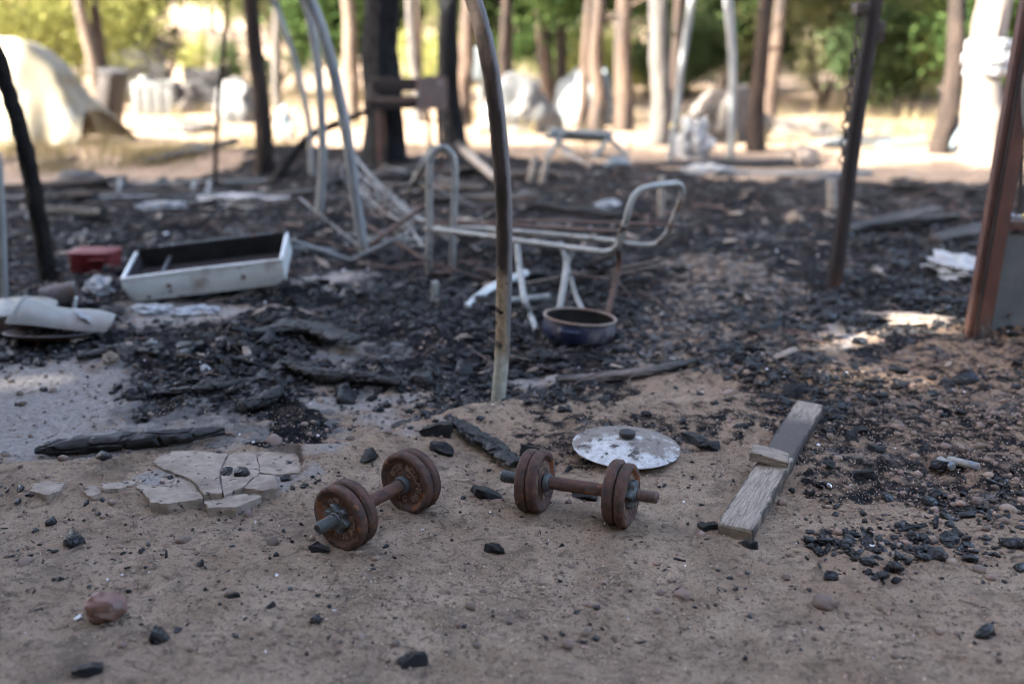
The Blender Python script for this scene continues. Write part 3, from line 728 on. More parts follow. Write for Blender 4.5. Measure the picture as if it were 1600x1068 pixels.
# ------------------------------------------------------------------ dumbbells
PLATE_R = .0635
def plate_mesh(seed):
    h = [(.0140, .0075), (.0215, .0075), (.0235, .0062), (.0245, .0036), (.0300, .0030), (.0440, .0030), (.0468, .0040), (.0490, .0078),
         (.0520, .0102), (.0555, .0110), (.0590, .0102), (.0618, .0080), (.0633, .0045), (PLATE_R, .0012)]
    prof = h + [(.0629, .0004), (.0629, -.0004)] + [(r, -z) for r, z in reversed(h)]
    rs_ = np.random.default_rng(seed); ph = rs_.uniform(0, 6.28, 4)
    V, F = lathe(prof, 72, True, lambda a, z: .004 * math.sin(3 * a + ph[0]) * .5 + .003 * math.sin(11 * a + ph[1]) * .4)
    me = bpy.data.meshes.new('plate'); me.from_pydata(V, [], F); me.update(); me.shade_smooth(); me.set_sharp_from_angle(angle=R(60))
    return me
def glyphs(text, size, extrude):
    out = []
    for ch in text:
        cu = bpy.data.curves.new('glyph', 'FONT'); cu.body = ch; cu.size = size; cu.extrude = extrude; cu.align_x = 'CENTER'; cu.resolution_u = 3; cu.offset = .00035
        o = bpy.data.objects.new('glyph', cu); C.objects.link(o)
        dg = bpy.context.evaluated_depsgraph_get(); me = bpy.data.meshes.new_from_object(o.evaluated_get(dg))
        out.append(([tuple(v.co) for v in me.vertices], [tuple(p.vertices) for p in me.polygons]))
        bpy.data.objects.remove(o); bpy.data.curves.remove(cu); bpy.data.meshes.remove(me)
    return out
def lettering_mesh():
    m = MB(); r0 = .0290
    for text, a0, step in (('BODY', R(176), R(17)), ('SCULPTURE', R(96), R(17)), ('KG', R(283), R(-19))):
        for i, g in enumerate(glyphs(text, .0172, .0030)):
            a = a0 - step * i
            if text == 'KG':
                mt = Matrix.Rotation(R(256 + 26 * i), 4, 'Z') @ Matrix.Translation((r0 + .0105, 0, .0030)) @ Matrix.Rotation(R(90), 4, 'Z')
            else:
                mt = Matrix.Rotation(a, 4, 'Z') @ Matrix.Translation((r0, 0, .0030)) @ Matrix.Rotation(R(-90), 4, 'Z')
            m.add(g[0], g[1], mt)
    v = np.concatenate(m.v); me = bpy.data.meshes.new('lettering'); me.from_pydata(v.tolist(), [], m.f); me.update()
    return me
PM = [plate_mesh(s_) for s_ in range(4)]; LM = lettering_mesh()
for me in PM: me.materials.append(M['rust'])
LM.materials.append(M['rust_worn'])
def thread(z0, z1, r, pitch=.0054):
    prof = [(.004, z0), (r * .72, z0), (r * .83, z0 + math.copysign(.0015, z1 - z0))]; n = int(abs(z1 - z0) / pitch); s_ = math.copysign(1, z1 - z0)
    for i in range(n):
        z = z0 + s_ * (.002 + pitch * i); prof += [(r * .83, z), (r, z + s_ * pitch * .3), (r, z + s_ * pitch * .55), (r * .83, z + s_ * pitch * .85)]
    return prof
def star_nut(z0, th, r=.0245, lob=.0050, phase=0):
    V = []; n = 60; rings = [(z0, .94), (z0 + th * .15, 1), (z0 + th * .8, 1), (z0 + th, .93), (z0 + th, .60), (z0 + th * 1.25, .56), (z0 + th * 1.25, .42)]
    for z, k in rings:
        for i in range(n):
            a = 2 * math.pi * i / n; q = math.cos(6 * a + phase); q = math.copysign(abs(q) ** .7, q)
            rr = (r + lob * q * (1 if k > .9 else 0)) * k
            V.append((rr * math.cos(a), rr * math.sin(a), z))
    F = []
    for j in range(len(rings) - 1):
        for i in range(n):
            i2 = (i + 1) % n; F.append((j * n + i, j * n + i2, (j + 1) * n + i2, (j + 1) * n + i))
    F.append(tuple(reversed(range(n)))); return V, F
def dumbbell(pa, pb, label, spins, offs, kinds, half=.058):
    """pa near contact, pb far contact; local Z runs along the bar from pb to pa"""
    pa, pb = Vector(pa), Vector(pb); mid = (pa + pb) / 2
    d = (pa - pb); d.z *= .6; d.normalize()
    mid.z = (pa.z + pb.z) / 2
    root = thing('dumbbell', label, 'dumbbell', mid, group='rusty dumbbells on the sand')
    root.rotation_mode = 'QUATERNION'
    up = Vector((0, 0, 1)); x = up.cross(d).normalized(); y = d.cross(x)
    root.rotation_quaternion = Matrix((x, y, d)).transposed().to_quaternion()
    cz = PLATE_R - .004            # axis height above the sand, along local y
    def part(name, VF, mt, parent=root, ang=45): return MB().add(*VF, Matrix.Translation((0, cz, 0))).build(name, mt, parent, angle=ang)
    grip = [(.0105, -half), (.0122, -half + .004), (.0128, -half * .5), (.0131, 0), (.0128, half * .5), (.0122, half - .004), (.0105, half)]
    bar = part('bar', lathe(grip, 28), 'rust')
    for s_ in (1, -1):
        z = half * s_
        part('inner_collar', lathe([(.011, z - s_ * .002), (.0168, z - s_ * .0015), (.0178, z + s_ * .001), (.0178, z + s_ * .009), (.012, z + s_ * .0105)], 32), 'steel', bar)
    pt = .0222
    zo = {}
    for s_ in (1, -1):
        for k in (0, 1):
            i = (0 if s_ > 0 else 2) + k
            z = s_ * (half + .0085 + pt * (k + .5) + .0006 * k)
            p = bpy.data.objects.new('weight_plate', PM[i]); C.objects.link(p); p.parent = root
            dx, dy = offs[i]
            p.location = (dx, cz + dy, z)
            face = spins[i][1]
            p.rotation_euler = (0 if face > 0 else math.pi, 0, 0)
            p.rotation_euler = (Matrix.Rotation(R(spins[i][0]), 4, 'Z') @ Euler(p.rotation_euler).to_matrix().to_4x4()).to_euler()
            l = bpy.data.objects.new('lettering', LM); C.objects.link(l); l.parent = p
            if spins[i][2]:
                l2 = bpy.data.objects.new('lettering', LM); C.objects.link(l2); l2.parent = p; l2.rotation_euler = (math.pi, 0, 0)
        ze = half + .0085 + pt * 2 + .001
        mt = 'steel' if kinds[0 if s_ > 0 else 1] else 'rusttube'
        th = .014
        VF = star_nut(0, th, phase=.4 + s_)
        part('star_nut', ([(v[0], v[1], s_ * (v[2] + ze - .0075)) for v in VF[0]], [tuple(reversed(f)) for f in VF[1]] if s_ < 0 else VF[1]), 'steel')
        prof = thread(s_ * (ze + .050), s_ * (ze - .02), .0122)
        V, F = lathe(prof, 28); part('threaded_end', (V, F), mt)
        part('end_face', lathe([(.0002, s_ * (ze + .0485)), (.0042, s_ * (ze + .0485)), (.0044, s_ * (ze + .0502))], 20), 'steel')
    return root
dumbbell(G(566, 836), G(624, 803), 'rusty dumbbell with its threaded end and star nut facing the camera', [(40, 1, 1), (200, 1, 0), (-18, 1, 1), (30, 1, 0)],
         [(0, 0), (-.004, -.004), (0, 0), (.001, 0)], (1, 1))
dumbbell(G(967, 812), G(840, 795), 'rusty dumbbell lying sideways in front of the dirty pot lid', [(120, 1, 0), (60, 1, 1), (20, 1, 1), (30, 1, 0)],
         [(0, 0), (.0, -.005), (0, 0), (.0, -.001)], (0, 1))

# ------------------------------------------------------------------ pot lid, plank, block, cylinders, stone
p = G(978, 707)
lid = thing('pot_lid', 'dirty white round pot lid with a black knob on the sand', 'lid', p + Vector((0, 0, .012)), (R(1.5), R(2.5), .0))
Rl = .122
prof = [(.006, .0215), (.03, .0212), (.040, .0206), (.0425, .0160), (.060, .0156), (.076, .0148), (.0785, .0100), (.100, .0088), (.112, .0075), (.1165, .005), (.1215, .0052), (.1222, .0036), (.1205, .0022), (.1165, .0028), (.098, .0105), (.006, .0262)]
MB().add(*lathe(prof, 72, True, lambda a, z: .012 * math.sin(2 * a + .5) + .004 * math.sin(9 * a))).build('lid_disc', 'lid', lid)
MB().add(*lathe([(.0005, .020), (.010, .020), (.011, .025), (.0155, .0275), (.0185, .030), (.0190, .037), (.0175, .0405), (.012, .042), (.0005, .0422)], 28)).build('knob', 'knob', lid)

a = G(1150, 836); b = G(1264, 645); d = b - a; L = d.length + .02
pl = thing('wooden_plank', 'weathered grey wooden plank lying on the sand beside the dumbbells', 'plank', (a + b) / 2 + Vector((0, 0, .016)), (0, -math.atan2(d.z + .012, math.hypot(d.x, d.y)), math.atan2(d.y, d.x)))
VF = bbox(L, .068, .025, .004, 2, 26, .0045, 3, 7)
o = MB().add(*VF).build('board', 'plank', pl)
VF = bbox(.004, .063, .0205, .001, 1, 4, .0012, 5, 30)
MB().add(*VF, Matrix.Translation((-L / 2 - .0008, 0, 0))).build('sawn_end', 'woodend', pl)
c = a + d * .44
bl = thing('wooden_block', 'small split wood block resting across the grey plank', 'wood block', (c.x - .012, c.y, c.z + .041), (R(7), R(9), math.atan2(d.y, d.x) - R(80)))
VF = bbox(.080, .046, .021, .0015, 1, 10, .006, 9, 17)
MB().add(*VF).build('block_body', 'block', bl)
for k, zz in enumerate((-.0055, .0005, .0062)):
    VF = bbox(.0024, .040, .0042, .0007, 1, 6, .0006, 20 + k, 40)
    MB().add(*VF, Matrix.Translation((.0405, 0, zz)) ).build('splintered_layer', 'woodend', bl)
for px, py, ang, L, lab in ((1477, 732, 108, .045, 'short pale metal cylinder on the charred soil, left of its longer twin'), (1504, 730, 140, .066, 'longer bluish metal cylinder on the charred soil beside its shorter twin')):
    p = G(px, py); r = .0095
    t_ = thing('metal_cylinder', lab, 'cylinder', p + Vector((0, 0, r)), (0, R(90), R(ang)), 'two small cylinders')
    MB().add(*lathe([(.0005, -L / 2), (r * .8, -L / 2), (r, -L / 2 + .002), (r, L / 2 - .004), (r * .93, L / 2 - .0035), (r * .93, L / 2 - .0015), (r * .7, L / 2), (.0005, L / 2)], 24)).build('casing', 'cyl', t_)
    MB().add(*lathe([(.0005, L / 2 + .0025), (.003, L / 2 + .0025), (.0034, L / 2 - .001)], 14)).build('tip', 'rusttube', t_)
p = G(160, 975)
o = MB().add(*blob(.031, 4, .24, 1.5, 4, (1.05, .85, .78))).build('stone', 'stone', None, (0, 0, 0)); o.location = p + Vector((0, .02, .019)); o.rotation_euler = (0, .2, .3)
tag(o, 'reddish brown stone alone on the bare sand', 'stone')

# ------------------------------------------------------------------ cracked cement crust
def Z1(pts): return [(x / 3.815, 580 + y / 3.815) for x, y in pts]
PIECES = [Z1([(905,535),(1020,470),(1180,468),(1356,488),(1306,610),(1324,732),(1215,738),(1150,650),(1050,610),(960,575)]),
 Z1([(1366,490),(1440,478),(1526,490),(1545,600),(1440,684),(1336,728),(1316,610)]),
 Z1([(805,670),(850,622),(905,585),(1050,622),(1160,680),(1200,720),(1165,750),(1000,775),(900,765),(850,700)]),
 Z1([(600,650),(650,600),(760,565),(880,585),(798,662),(700,685),(610,690)]),
 Z1([(1215,752),(1450,706),(1526,694),(1560,720),(1400,778),(1240,782)]),
 Z1([(505,652),(590,645),(603,690),(540,715),(490,690)]),
 Z1([(1452,690),(1552,612),(1640,620),(1660,690),(1560,712)]),
 Z1([(1535,485),(1640,470),(1790,500),(1800,600),(1650,612),(1552,598)]),
 Z1([(180,690),(230,610),(330,580),(390,630),(360,690),(270,715)])]
PIECES[2] = Z1([(805,670),(850,614),(898,552),(960,583),(1050,618),(1146,660),(1206,738),(1165,752),(1000,775),(900,765),(850,700)])
g0 = CP(320, 745)
cr = thing('cement_crust', 'cracked pale cement crust broken into flat pieces on the sand', 'cement', g0)
for i, pts in enumerate(PIECES):
    w_ = [CP(*q) for q in pts]; out = []
    rs = random.Random(i)
    for j in range(len(w_)):
        A, B = w_[j], w_[(j + 1) % len(w_)]
        for t in range(5):
            q = A.lerp(B, t / 5); n = Vector((B.y - A.y, A.x - B.x, 0)); n = n.normalized() if n.length else n
            out.append(q + n * rs.uniform(-.0028, .0022))
    cx = sum(out, Vector()) / len(out); n = len(out); V = []
    drop = {2: -.006, 3: -.006, 4: -.0095, 5: -.008, 8: -.006}.get(i, 0) + rs.uniform(-.001, .001); tx, ty = rs.uniform(-.02, .02), rs.uniform(-.02, .03)
    for k, (sh, dz) in enumerate(((.98, -.05), (1.0, -.010), (1.0, -.0008), (.99, .0), (.5, .0004))):
        for q in out:
            r_ = (q - cx) * sh; V.append((cx.x + r_.x - g0.x, cx.y + r_.y - g0.y, cx.z + r_.z + drop + dz + tx * r_.x + ty * r_.y + (rs.uniform(-.0006, .0006) if k > 2 else 0) - g0.z))
    F = [(k * n + j, k * n + (j + 1) % n, (k + 1) * n + (j + 1) % n, (k + 1) * n + j) for k in range(4) for j in range(n)]
    F.append(tuple(4 * n + j for j in range(n)))
    MB().add(V, F).build('cement_piece', 'cement', cr, angle=25)

# ------------------------------------------------------------------ charred timber
def log(pts, rad, label, mat='charwood', name='charred_log', cat='log', wob=.16, sides=12, flatten=.8, sink=.25):
    w_ = [Vector(p) if len(p) == 3 else G(*p) for p in pts]; r0 = max(rad) if hasattr(rad, '__len__') else rad
    w_ = [q + Vector((0, 0, r0 * (1 - sink))) if len(p) == 2 else q for p, q in zip(pts, w_)]
    d = w_[-1] - w_[0]; ang = math.atan2(d.y, d.x)
    o = w_[0]; mt = Matrix.Rotation(-ang, 4, 'Z') @ Matrix.Translation(-o)
    w2 = [mt @ q for q in spline(w_, 12)]
    m = MB().add(*tube(w2, rad, sides, wob=wob, seed=int(abs(pts[0][0])) + 1, flatten=flatten))
    ob = m.build(name, mat, None, (0, 0, 0), angle=50); ob.location = o; ob.rotation_euler = (0, 0, ang)
    return tag(ob, label, cat)
log([(55, 716), (110, 708), (240, 697), (352, 684)], [.008, .022, .026, .026, .022, .012], 'charred beam lying along the edge of the pale cement floor')
log([(440, 575), (500, 585), (560, 598), (626, 615)], [.010, .022, .026, .022, .012], 'charred stick with a rounded end lying in front of the ash')
log([(378, 646), (410, 640), (440, 620)], [.018, .028, .018], 'stubby charred timber end poking from the charcoal heap')
log([(868, 600), (950, 597), (1010, 588), (1090, 570)], [.012, .02, .018, .008], 'charred stick with an ash-grey tip lying right of the curved pole', mat='charplank')
log([(700, 662), (740, 690), (775, 712), (806, 738)], [.012, .026, .026, .020], 'flat crumbling charred board running towards the dumbbell', flatten=.45, wob=.25)
log([(235, 622), (330, 612), (400, 598)], [.01, .016, .01], 'thin charred stick crossing the charcoal heap on the cement')
log([(560, 552), (470, 528), (400, 532)], [.03, .05, .02], 'flat dark charred board behind the charred stick', flatten=.35)
log([(250, 560), (190, 553), (120, 566)], [.01, .02, .012], 'charred stick below the white casing')

def polemat():
    m, t = newmat('half_burnt_pole'); k = N(t)
    v = k.n('TexCoord').outputs['Object']; z = k.n('SeparateXYZ', {'Vector': v}).outputs[2]
    vs = k.n('Mapping', {'Vector': v, 'Scale': (1, 1, .35)}).outputs[0]
    n1 = k.noise(vs, 22, 5, .65); n2 = k.noise(v, 55, 4, .6)
    dark = k.mix(k.ramp(n1, .35, .65), (.012, .009, .008), (.040, .030, .026))
    tan = k.mix(k.ramp(n2, .35, .65), (.17, .13, .085), (.25, .20, .14))
    tan = k.mix(k.ramp(k.noise(k.n('Mapping', {'Vector': v, 'Scale': (1, 1, 1.3), 'Rotation': (.6, .3, 0)}).outputs[0], 34, 3, .5), .56, .62), tan, (.02, .017, .015))
    pale = k.mix(k.ramp(n2, .35, .65), (.24, .245, .20), (.34, .34, .29))
    zz = k.math('ADD', z, k.math('MULTIPLY', k.math('SUBTRACT', n1, .5), .16))
    c = k.mix(k.ramp(zz, .11, .15), pale, tan); c = k.mix(k.ramp(zz, .33, .38), c, dark)
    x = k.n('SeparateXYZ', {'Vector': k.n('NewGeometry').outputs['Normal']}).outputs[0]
    c = k.mix(k.math('MULTIPLY', k.ramp(k.math('ADD', x, k.math('MULTIPLY', k.math('SUBTRACT', n1, .5), .9)), .25, .7), k.ramp(zz, .05, .25)), c, (.10, .10, .106))  # right-facing side lightened in the colour, standing in for side light
    b = k.n('Bump', {'Height': k.noise(vs, 60, 6, .7), 'Strength': .6, 'Distance': .003})
    bs = k.n('BsdfPrincipled', {'Base Color': c, 'Roughness': .5, 'Specular IOR Level': .2, 'Normal': b.outputs[0]})
    o = k.n('OutputMaterial'); t.links.new(bs.outputs[0], o.inputs[0]); return m
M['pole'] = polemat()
def pole(pts, wpx, label, mat='palewood', name='bent_pole', up=None, sides=12, wob=.04, y=None, cat='pole'):
    b = G(*pts[0]); yy = y or b.y
    w_ = [b + Vector((0, 0, -.08)), b] + [Q(px, py, yy) for px, py in pts[1:]]
    if up: w_ += [w_[-1] + Vector(u) for u in up]
    rad = [mm(q, yy) / 2 for q in (wpx if hasattr(wpx, '__len__') else [wpx])]
    ob = MB().add(*tube(spline(w_, 8), rad if len(rad) > 1 else rad[0], sides, wob=wob, seed=int(pts[0][0]))).build(name, mat, None, tuple(b))
    return tag(ob, label, cat)
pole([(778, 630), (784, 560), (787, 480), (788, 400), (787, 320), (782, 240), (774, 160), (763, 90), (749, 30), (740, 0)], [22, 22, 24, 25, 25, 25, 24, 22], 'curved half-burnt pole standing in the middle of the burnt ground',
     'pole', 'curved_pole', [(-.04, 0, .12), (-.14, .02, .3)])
pole([(569, 407), (560, 340), (548, 250), (533, 165), (513, 80), (484, 0)], [17, 17, 16], 'thickest pale bent pole, nearest of the three behind the white tray', 'palewood', 'bent_pole', [(-.12, 0, .16), (-.4, .05, .4)])
pole([(498, 336), (504, 270), (503, 200), (498, 120), (487, 45), (474, 0)], [13, 13, 12], 'pale bent pole between the thickest bent pole and the thin bent pole', 'palewood', 'bent_pole', [(-.12, 0, .2), (-.4, .05, .5)])
pole([(487, 274), (483, 200), (470, 130), (451, 65), (426, 0)], [9, 9, 8], 'thin bent pole farthest back, left of the other pale bent poles', 'palewood', 'bent_pole', [(-.15, 0, .2), (-.4, .05, .4)])
pole([(76, 437), (60, 340), (36, 220), (8, 130), (-20, 60)], [28, 26, 22, 20], 'black charred pole leaning outwards beside the red tin', 'charpole', 'charred_pole', [(-.3, 0, .4)], wob=.12)
pole([(8, 482), (5, 400), (2, 320), (-3, 240)], [11, 10], 'thin grey stake standing at the picture edge beside the white casing', 'palewood', 'thin_stake')
pole([(333, 262), (340, 180), (348, 90), (356, 0)], [7, 6], 'thin dark stake standing before the sunlit ground', 'charpole', 'thin_stake', [(.05, 0, .4)])
pole([(1046, 250), (1057, 180), (1064, 110), (1078, 20), (1081, 0)], [11, 11, 14], 'slanting pale pole rising beside the white crumpled sack', 'palewood', 'pale_pole', [(.06, 0, .4)])
pole([(1141, 248), (1144, 170), (1144, 90), (1138, 0)], [12, 12, 16], 'tall pale vertical pole right of the white crumpled sack', 'palewood', 'pale_pole', [(-.05, 0, .4)])
pole([(1300, 335), (1299, 280)], [16, 15], 'short pale wooden stub standing beside the chain post', 'greywood', 'wooden_stub')
pole([(1033, 342), (1034, 275)], [10, 10], 'short pale stub behind the raised end of the bench frame', 'greywood', 'wooden_stub')
pole([(828, 284), (836, 243)], [11, 10], 'left one of two short pale stubs behind the bench frame', 'greywood', 'wooden_stub')
pole([(846, 286), (856, 243)], [11, 10], 'right one of two short pale stubs behind the bench frame', 'greywood', 'wooden_stub')
pole([(1592, 372), (1597, 220), (1602, 80)], [10, 10], 'thin dark bar standing behind the gate panel', 'darkpost', 'thin_bar', [(0, 0, .3)])

# ------------------------------------------------------------------ post with chain
b = G(1303, 450); yy = b.y
post = thing('chain_post', 'dark rusty post leaning outwards with a chain hanging from its top', 'post', b)
w_ = [b + Vector((0, 0, -.08)), b, Q(1318, 340, yy), Q(1337, 200, yy), Q(1354, 90, yy), Q(1368, 0, yy), Q(1376, -60, yy)]
MB().add(*tube(spline(w_, 6), [mm(24, yy) / 2, mm(24, yy) / 2, mm(22, yy) / 2], 8, wob=.05, seed=3), Matrix.Identity(4)).build('upright', 'darkpost', post, tuple(b))
def chain(path, parent, org, r=.008, wire=.0022, mat='chain'):
    p_ = spline(path, 10); L = 0; pts = []; step = r * 2.5; last = None
    for a_, c_ in zip(p_, p_[1:]):
        n = max(1, int((c_ - a_).length / .002))
        for i in range(n):
            q = a_.lerp(c_, i / n)
            if last is None or (q - last).length > step: pts.append((q, (c_ - a_).normalized())); last = q
    for i, (q, t) in enumerate(pts):
        s_ = Vector((1, 0, 0)) if i % 2 else Vector((0, 1, 0)); s_ = (s_ - t * s_.dot(t)).normalized()
        ring = [q - Vector(org) + t * math.cos(k / 10 * 6.283) * r * 1.55 + s_ * math.sin(k / 10 * 6.283) * r for k in range(11)]
        MB().add(*tube(ring, wire, 5, caps=False)).build('chain_link', mat, parent)
chain([Q(1344, 16, yy - .04), Q(1339, 60, yy - .045), Q(1332, 110, yy - .05), Q(1325, 170, yy - .05), Q(1320, 215, yy - .05), Q(1315, 262, yy - .05)], post, b, r=.012, wire=.0042)
m = MB(); m.add(*bbox(.052, .05, .04, .008, 2, 4, .008, 3, 20), Matrix.Translation(Q(1345, 14, yy - .03) - b)); m.build('chain_bracket', 'chain', post)
m = MB(); m.add(*bbox(.026, .03, .075, .004, 2), Matrix.Translation(Q(1376, 50, yy) - b)); m.build('hinge', 'chain', post)

# ------------------------------------------------------------------ rusty gate on the right
b = G(1519, 526); yy = b.y; u = mm(1, yy)
gate = thing('rusty_gate', 'rusty steel gate frame with a grey sheet metal panel', 'gate', b, (0, R(2.0), R(-4)))
hh = 1.75
MB().add(*bbox(u * 9, .035, hh, .003, 2, 0), Matrix.Translation((-u * 6.5, 0, hh / 2 - .05))).build('flange', 'rustpost', gate)
MB().add(*bbox(u * 21, .05, hh, .004, 2, 0), Matrix.Translation((u * 9.5, -.012, hh / 2 - .05))).build('upright', 'rustpost', gate)
MB().add(*bbox(u * 3, .02, hh, .002, 1, 0), Matrix.Translation((-u * 1.4, -.028, hh / 2 - .05))).build('weld_strip', 'darkpost', gate)
zr = (Q(1580, 350, yy) - b).z
MB().add(*bbox(.9, .035, u * 13, .003, 2), Matrix.Translation((.45 + u * 19.5, .006, zr))).build('rail', 'rustpost', gate)
MB().add(*sheetgrid(lambda s_, t_: (u * 19 + .9 * s_, .012 + .008 * math.sin(s_ * 9) * t_ + .006 * math.sin(t_ * 5 + s_ * 3), zr * t_ - .03), 24, 14, .003)).build('panel', 'sheet', gate)
MB().add(*tube(spline([(u * 34, -.045, zr + .62), (u * 14, -.055, zr + .56), (u * 3, -.052, zr + .46), (u * 2, -.050, zr + .40), (u * 10, -.052, zr + .31), (u * 19, -.055, zr + .265), (u * 30, -.045, zr + .31), (u * 40, -.03, zr + .36)], 8), .0030, 6)).build('wire_loop', 'wire', gate)
p0 = Q(1584, 343, yy - .005)
rp = thing('rope_scrap', 'scrap of yellow and white rope lying on the gate rail', 'rope', p0 + Vector((0, 0, -.004)))
for i, (dx, mt) in enumerate(((-.03, 'yellow'), (-.008, 'paper'), (.016, 'paper'), (.032, 'yellow'), (.055, 'paper'))):
    VF = blob(.010, 2, .5, 2, i, (1.1, .8, .8)); MB().add(*VF, Matrix.Translation((dx, 0, .012 + .002 * (i % 2)))).build('strand', mt, rp)
MB().add(*tube(spline([(-.035, -.01, .012), (-.04, -.014, -.01), (-.032, -.016, -.022)], 4), .006, 6)).build('strand', 'yellow', rp)

# ------------------------------------------------------------------ bench frame of bent tube
def yb(px): return float(np.interp(px, [660, 960, 1070], [4.0, 3.45, 3.30]))
b = G(840, 500)
bench = thing('bench_frame', 'burnt-out metal tube frame of a bench with a raised end', 'bench', b)
r = .0125
def T(name, pts, rr=r, mat='tube', par=bench, n=8):
    return MB().add(*tube(spline(pts, n), rr, 10)).build(name, mat, par, tuple(b))
Y0, Y1 = 3.34, 3.62
T('front_rail', [Q(664, 357, 4.0), Q(740, 366, 3.8), Q(840, 380, 3.58), Q(920, 391, 3.42), Q(950, 393, 3.37), Q(966, 383, 3.35), Q(974, 360, 3.34), Q(984, 322, 3.34), Q(994, 302, 3.35), Q(1012, 292, 3.37), Q(1040, 288, 3.46), Q(1058, 287, 3.54), Q(1066, 296, 3.57), Q(1062, 318, 3.58), Q(1049, 350, 3.6), Q(1040, 368, 3.61), Q(1022, 382, 3.63), Q(990, 382, 3.65), Q(960, 377, 3.68), Q(880, 368, 3.85), Q(760, 358, 4.1), Q(690, 354, 4.22)], .0112, n=6)
T('inner_rail', [Q(668, 350, 4.1), Q(800, 352, 3.95), Q(975, 362, 3.55)], .006, 'rusttube')
T('lower_rod', [Q(640, 347, 4.2), Q(850, 345, 3.9), Q(1058, 352, 3.55)], .005, 'rusttube')
T('sleeve', [Q(969, 378, 3.35), Q(975, 352, 3.34)], .0145, 'rusttube')
gl = lambda px, py: G(px, py)
T('leg', [Q(808, 382, 3.62), Q(812, 420, 3.55), Q(820, 470, 3.35), gl(828, 500), gl(838, 516)], .0115)
T('leg', [Q(895, 393, 3.5), Q(886, 410, 3.48), Q(882, 440, 3.42), gl(872, 492)], .0115)
T('leg', [Q(876, 378, 3.6), Q(890, 430, 3.55), Q(900, 462, 3.5), gl(912, 488)], .009)
T('leg', [Q(967, 388, 3.36), Q(966, 420, 3.40), gl(948, 496)], .0105, 'rusttube')
T('brace', [Q(886, 428, 3.5), Q(960, 440, 3.5), Q(990, 470, 3.5)], .004, 'rusttube')
gu = G(690, 432)
hp = thing('hoop_frame', 'upright inverted-U metal hoop at the far end of the bench frame', 'hoop', gu)
yu = gu.y
MB().add(*tube(spline([G(670, 428) + Vector((0, 0, -.02)), Q(670, 400, yu), Q(671, 330, yu), Q(671, 270, yu), Q(674, 246, yu), Q(682, 234, yu), Q(691, 230, yu), Q(700, 234, yu), Q(708, 246, yu), Q(711, 270, yu), Q(709, 330, yu), Q(707, 400, yu), G(706, 428) + Vector((0, 0, -.02))], 5), .0135, 10)).build('hoop_tube', 'tube', hp, tuple(gu))
MB().add(*tube([Q(664, 429, yu), Q(718, 425, yu)], .011, 8)).build('foot_bar', 'rusttube', hp, tuple(gu))
pole([(679, 474), (680, 440)], [11, 11], 'short pale pipe standing in front of the hoop', 'tube', 'short_pipe', y=G(679, 474).y, cat='pipe')

# ------------------------------------------------------------------ blue pot, white tray, red tin, left-hand scrap
p = G(906, 541); 
pot = thing('cooking_pot', 'round blue enamel cooking pot, burnt and tilted, under the bench frame', 'pot', p + Vector((0, .10, -.012)), (R(-1), R(4.5), 0))
prof = [(.002, 0), (.085, 0), (.104, .010), (.114, .026), (.1165, .046), (.1135, .068), (.1125, .078)]
inn = [(.1095, .078), (.1105, .068), (.1130, .046), (.110, .028), (.100, .014), (.084, .006), (.002, .006)]
MB().add(*lathe(prof, 48)).build('outer_wall', 'blue', pot)
MB().add(*lathe(inn, 48)).build('inner_wall', 'dark_tone', pot)
MB().add(*lathe([(.1090, .077), (.1085, .081), (.1120, .0835), (.1165, .0825), (.1180, .079), (.1150, .0765)], 48, True)).build('rim', 'potrim', pot)
for s_ in (-1, 1):
    MB().add(*tube(spline([(s_ * .113, -.03, .058), (s_ * .135, -.022, .06), (s_ * .140, 0, .06), (s_ * .135, .022, .06), (s_ * .113, .03, .058)], 5), .0045, 8), Matrix.Rotation(R(70), 4, 'Z')).build('handle', 'blue', pot)

a = G(200, 476); c = G(449, 470); d = c - a; L = d.length
tray = thing('enamel_tray', 'white enamel oven tray tilted up on the burnt debris', 'tray', a + Vector((0, 0, .005)), (R(13), R(-6.0), R(5)))
D_, hf = .27, .092
def rr_front(u_, v_):   # front face with rounded lower corners
    x = L * u_; z0 = .0; e = min(u_, 1 - u_) * L
    if e < .05: z0 = .05 - math.sqrt(max(0, .05 ** 2 - (.05 - e) ** 2))
    return (x, .006 * math.sin(v_ * 3.14) * -1, z0 + (hf - z0) * v_)
MB().add(*sheetgrid(rr_front, 48, 8, .004)).build('front_face', 'enamel', tray)
MB().add(*tube(spline([(-.001, .004, hf), (L * .5, .003, hf + .003), (L + .001, .004, hf)], 8), .0075, 8)).build('front_lip', 'enamel', tray)
for x0, nm in ((0.002, 'side_wall'), (L - .006, 'side_wall')):
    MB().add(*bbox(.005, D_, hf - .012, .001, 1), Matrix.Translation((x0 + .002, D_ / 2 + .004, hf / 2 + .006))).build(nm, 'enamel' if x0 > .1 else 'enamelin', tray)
    MB().add(*tube([(x0 + .002, .012, hf - .001), (x0 + .002, D_ * .86, hf + .001)], .0075, 8)).build('side_lip', 'enamel', tray)
MB().add(*bbox(L, .005, hf - .012, .001, 1), Matrix.Translation((L / 2, D_, hf / 2 + .006))).build('back_wall', 'dark_tone', tray)
MB().add(*tube([(L * .14, D_, hf), (L * .9, D_, hf)], .006, 8)).build('back_lip', 'steel', tray)
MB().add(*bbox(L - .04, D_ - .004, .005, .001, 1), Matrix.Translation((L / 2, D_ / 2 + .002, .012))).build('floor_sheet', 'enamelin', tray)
MB().add(*bbox(.012, D_ - .01, .016, .002, 1), Matrix.Translation((.115, D_ / 2, .05))).build('divider', 'steel', tray)
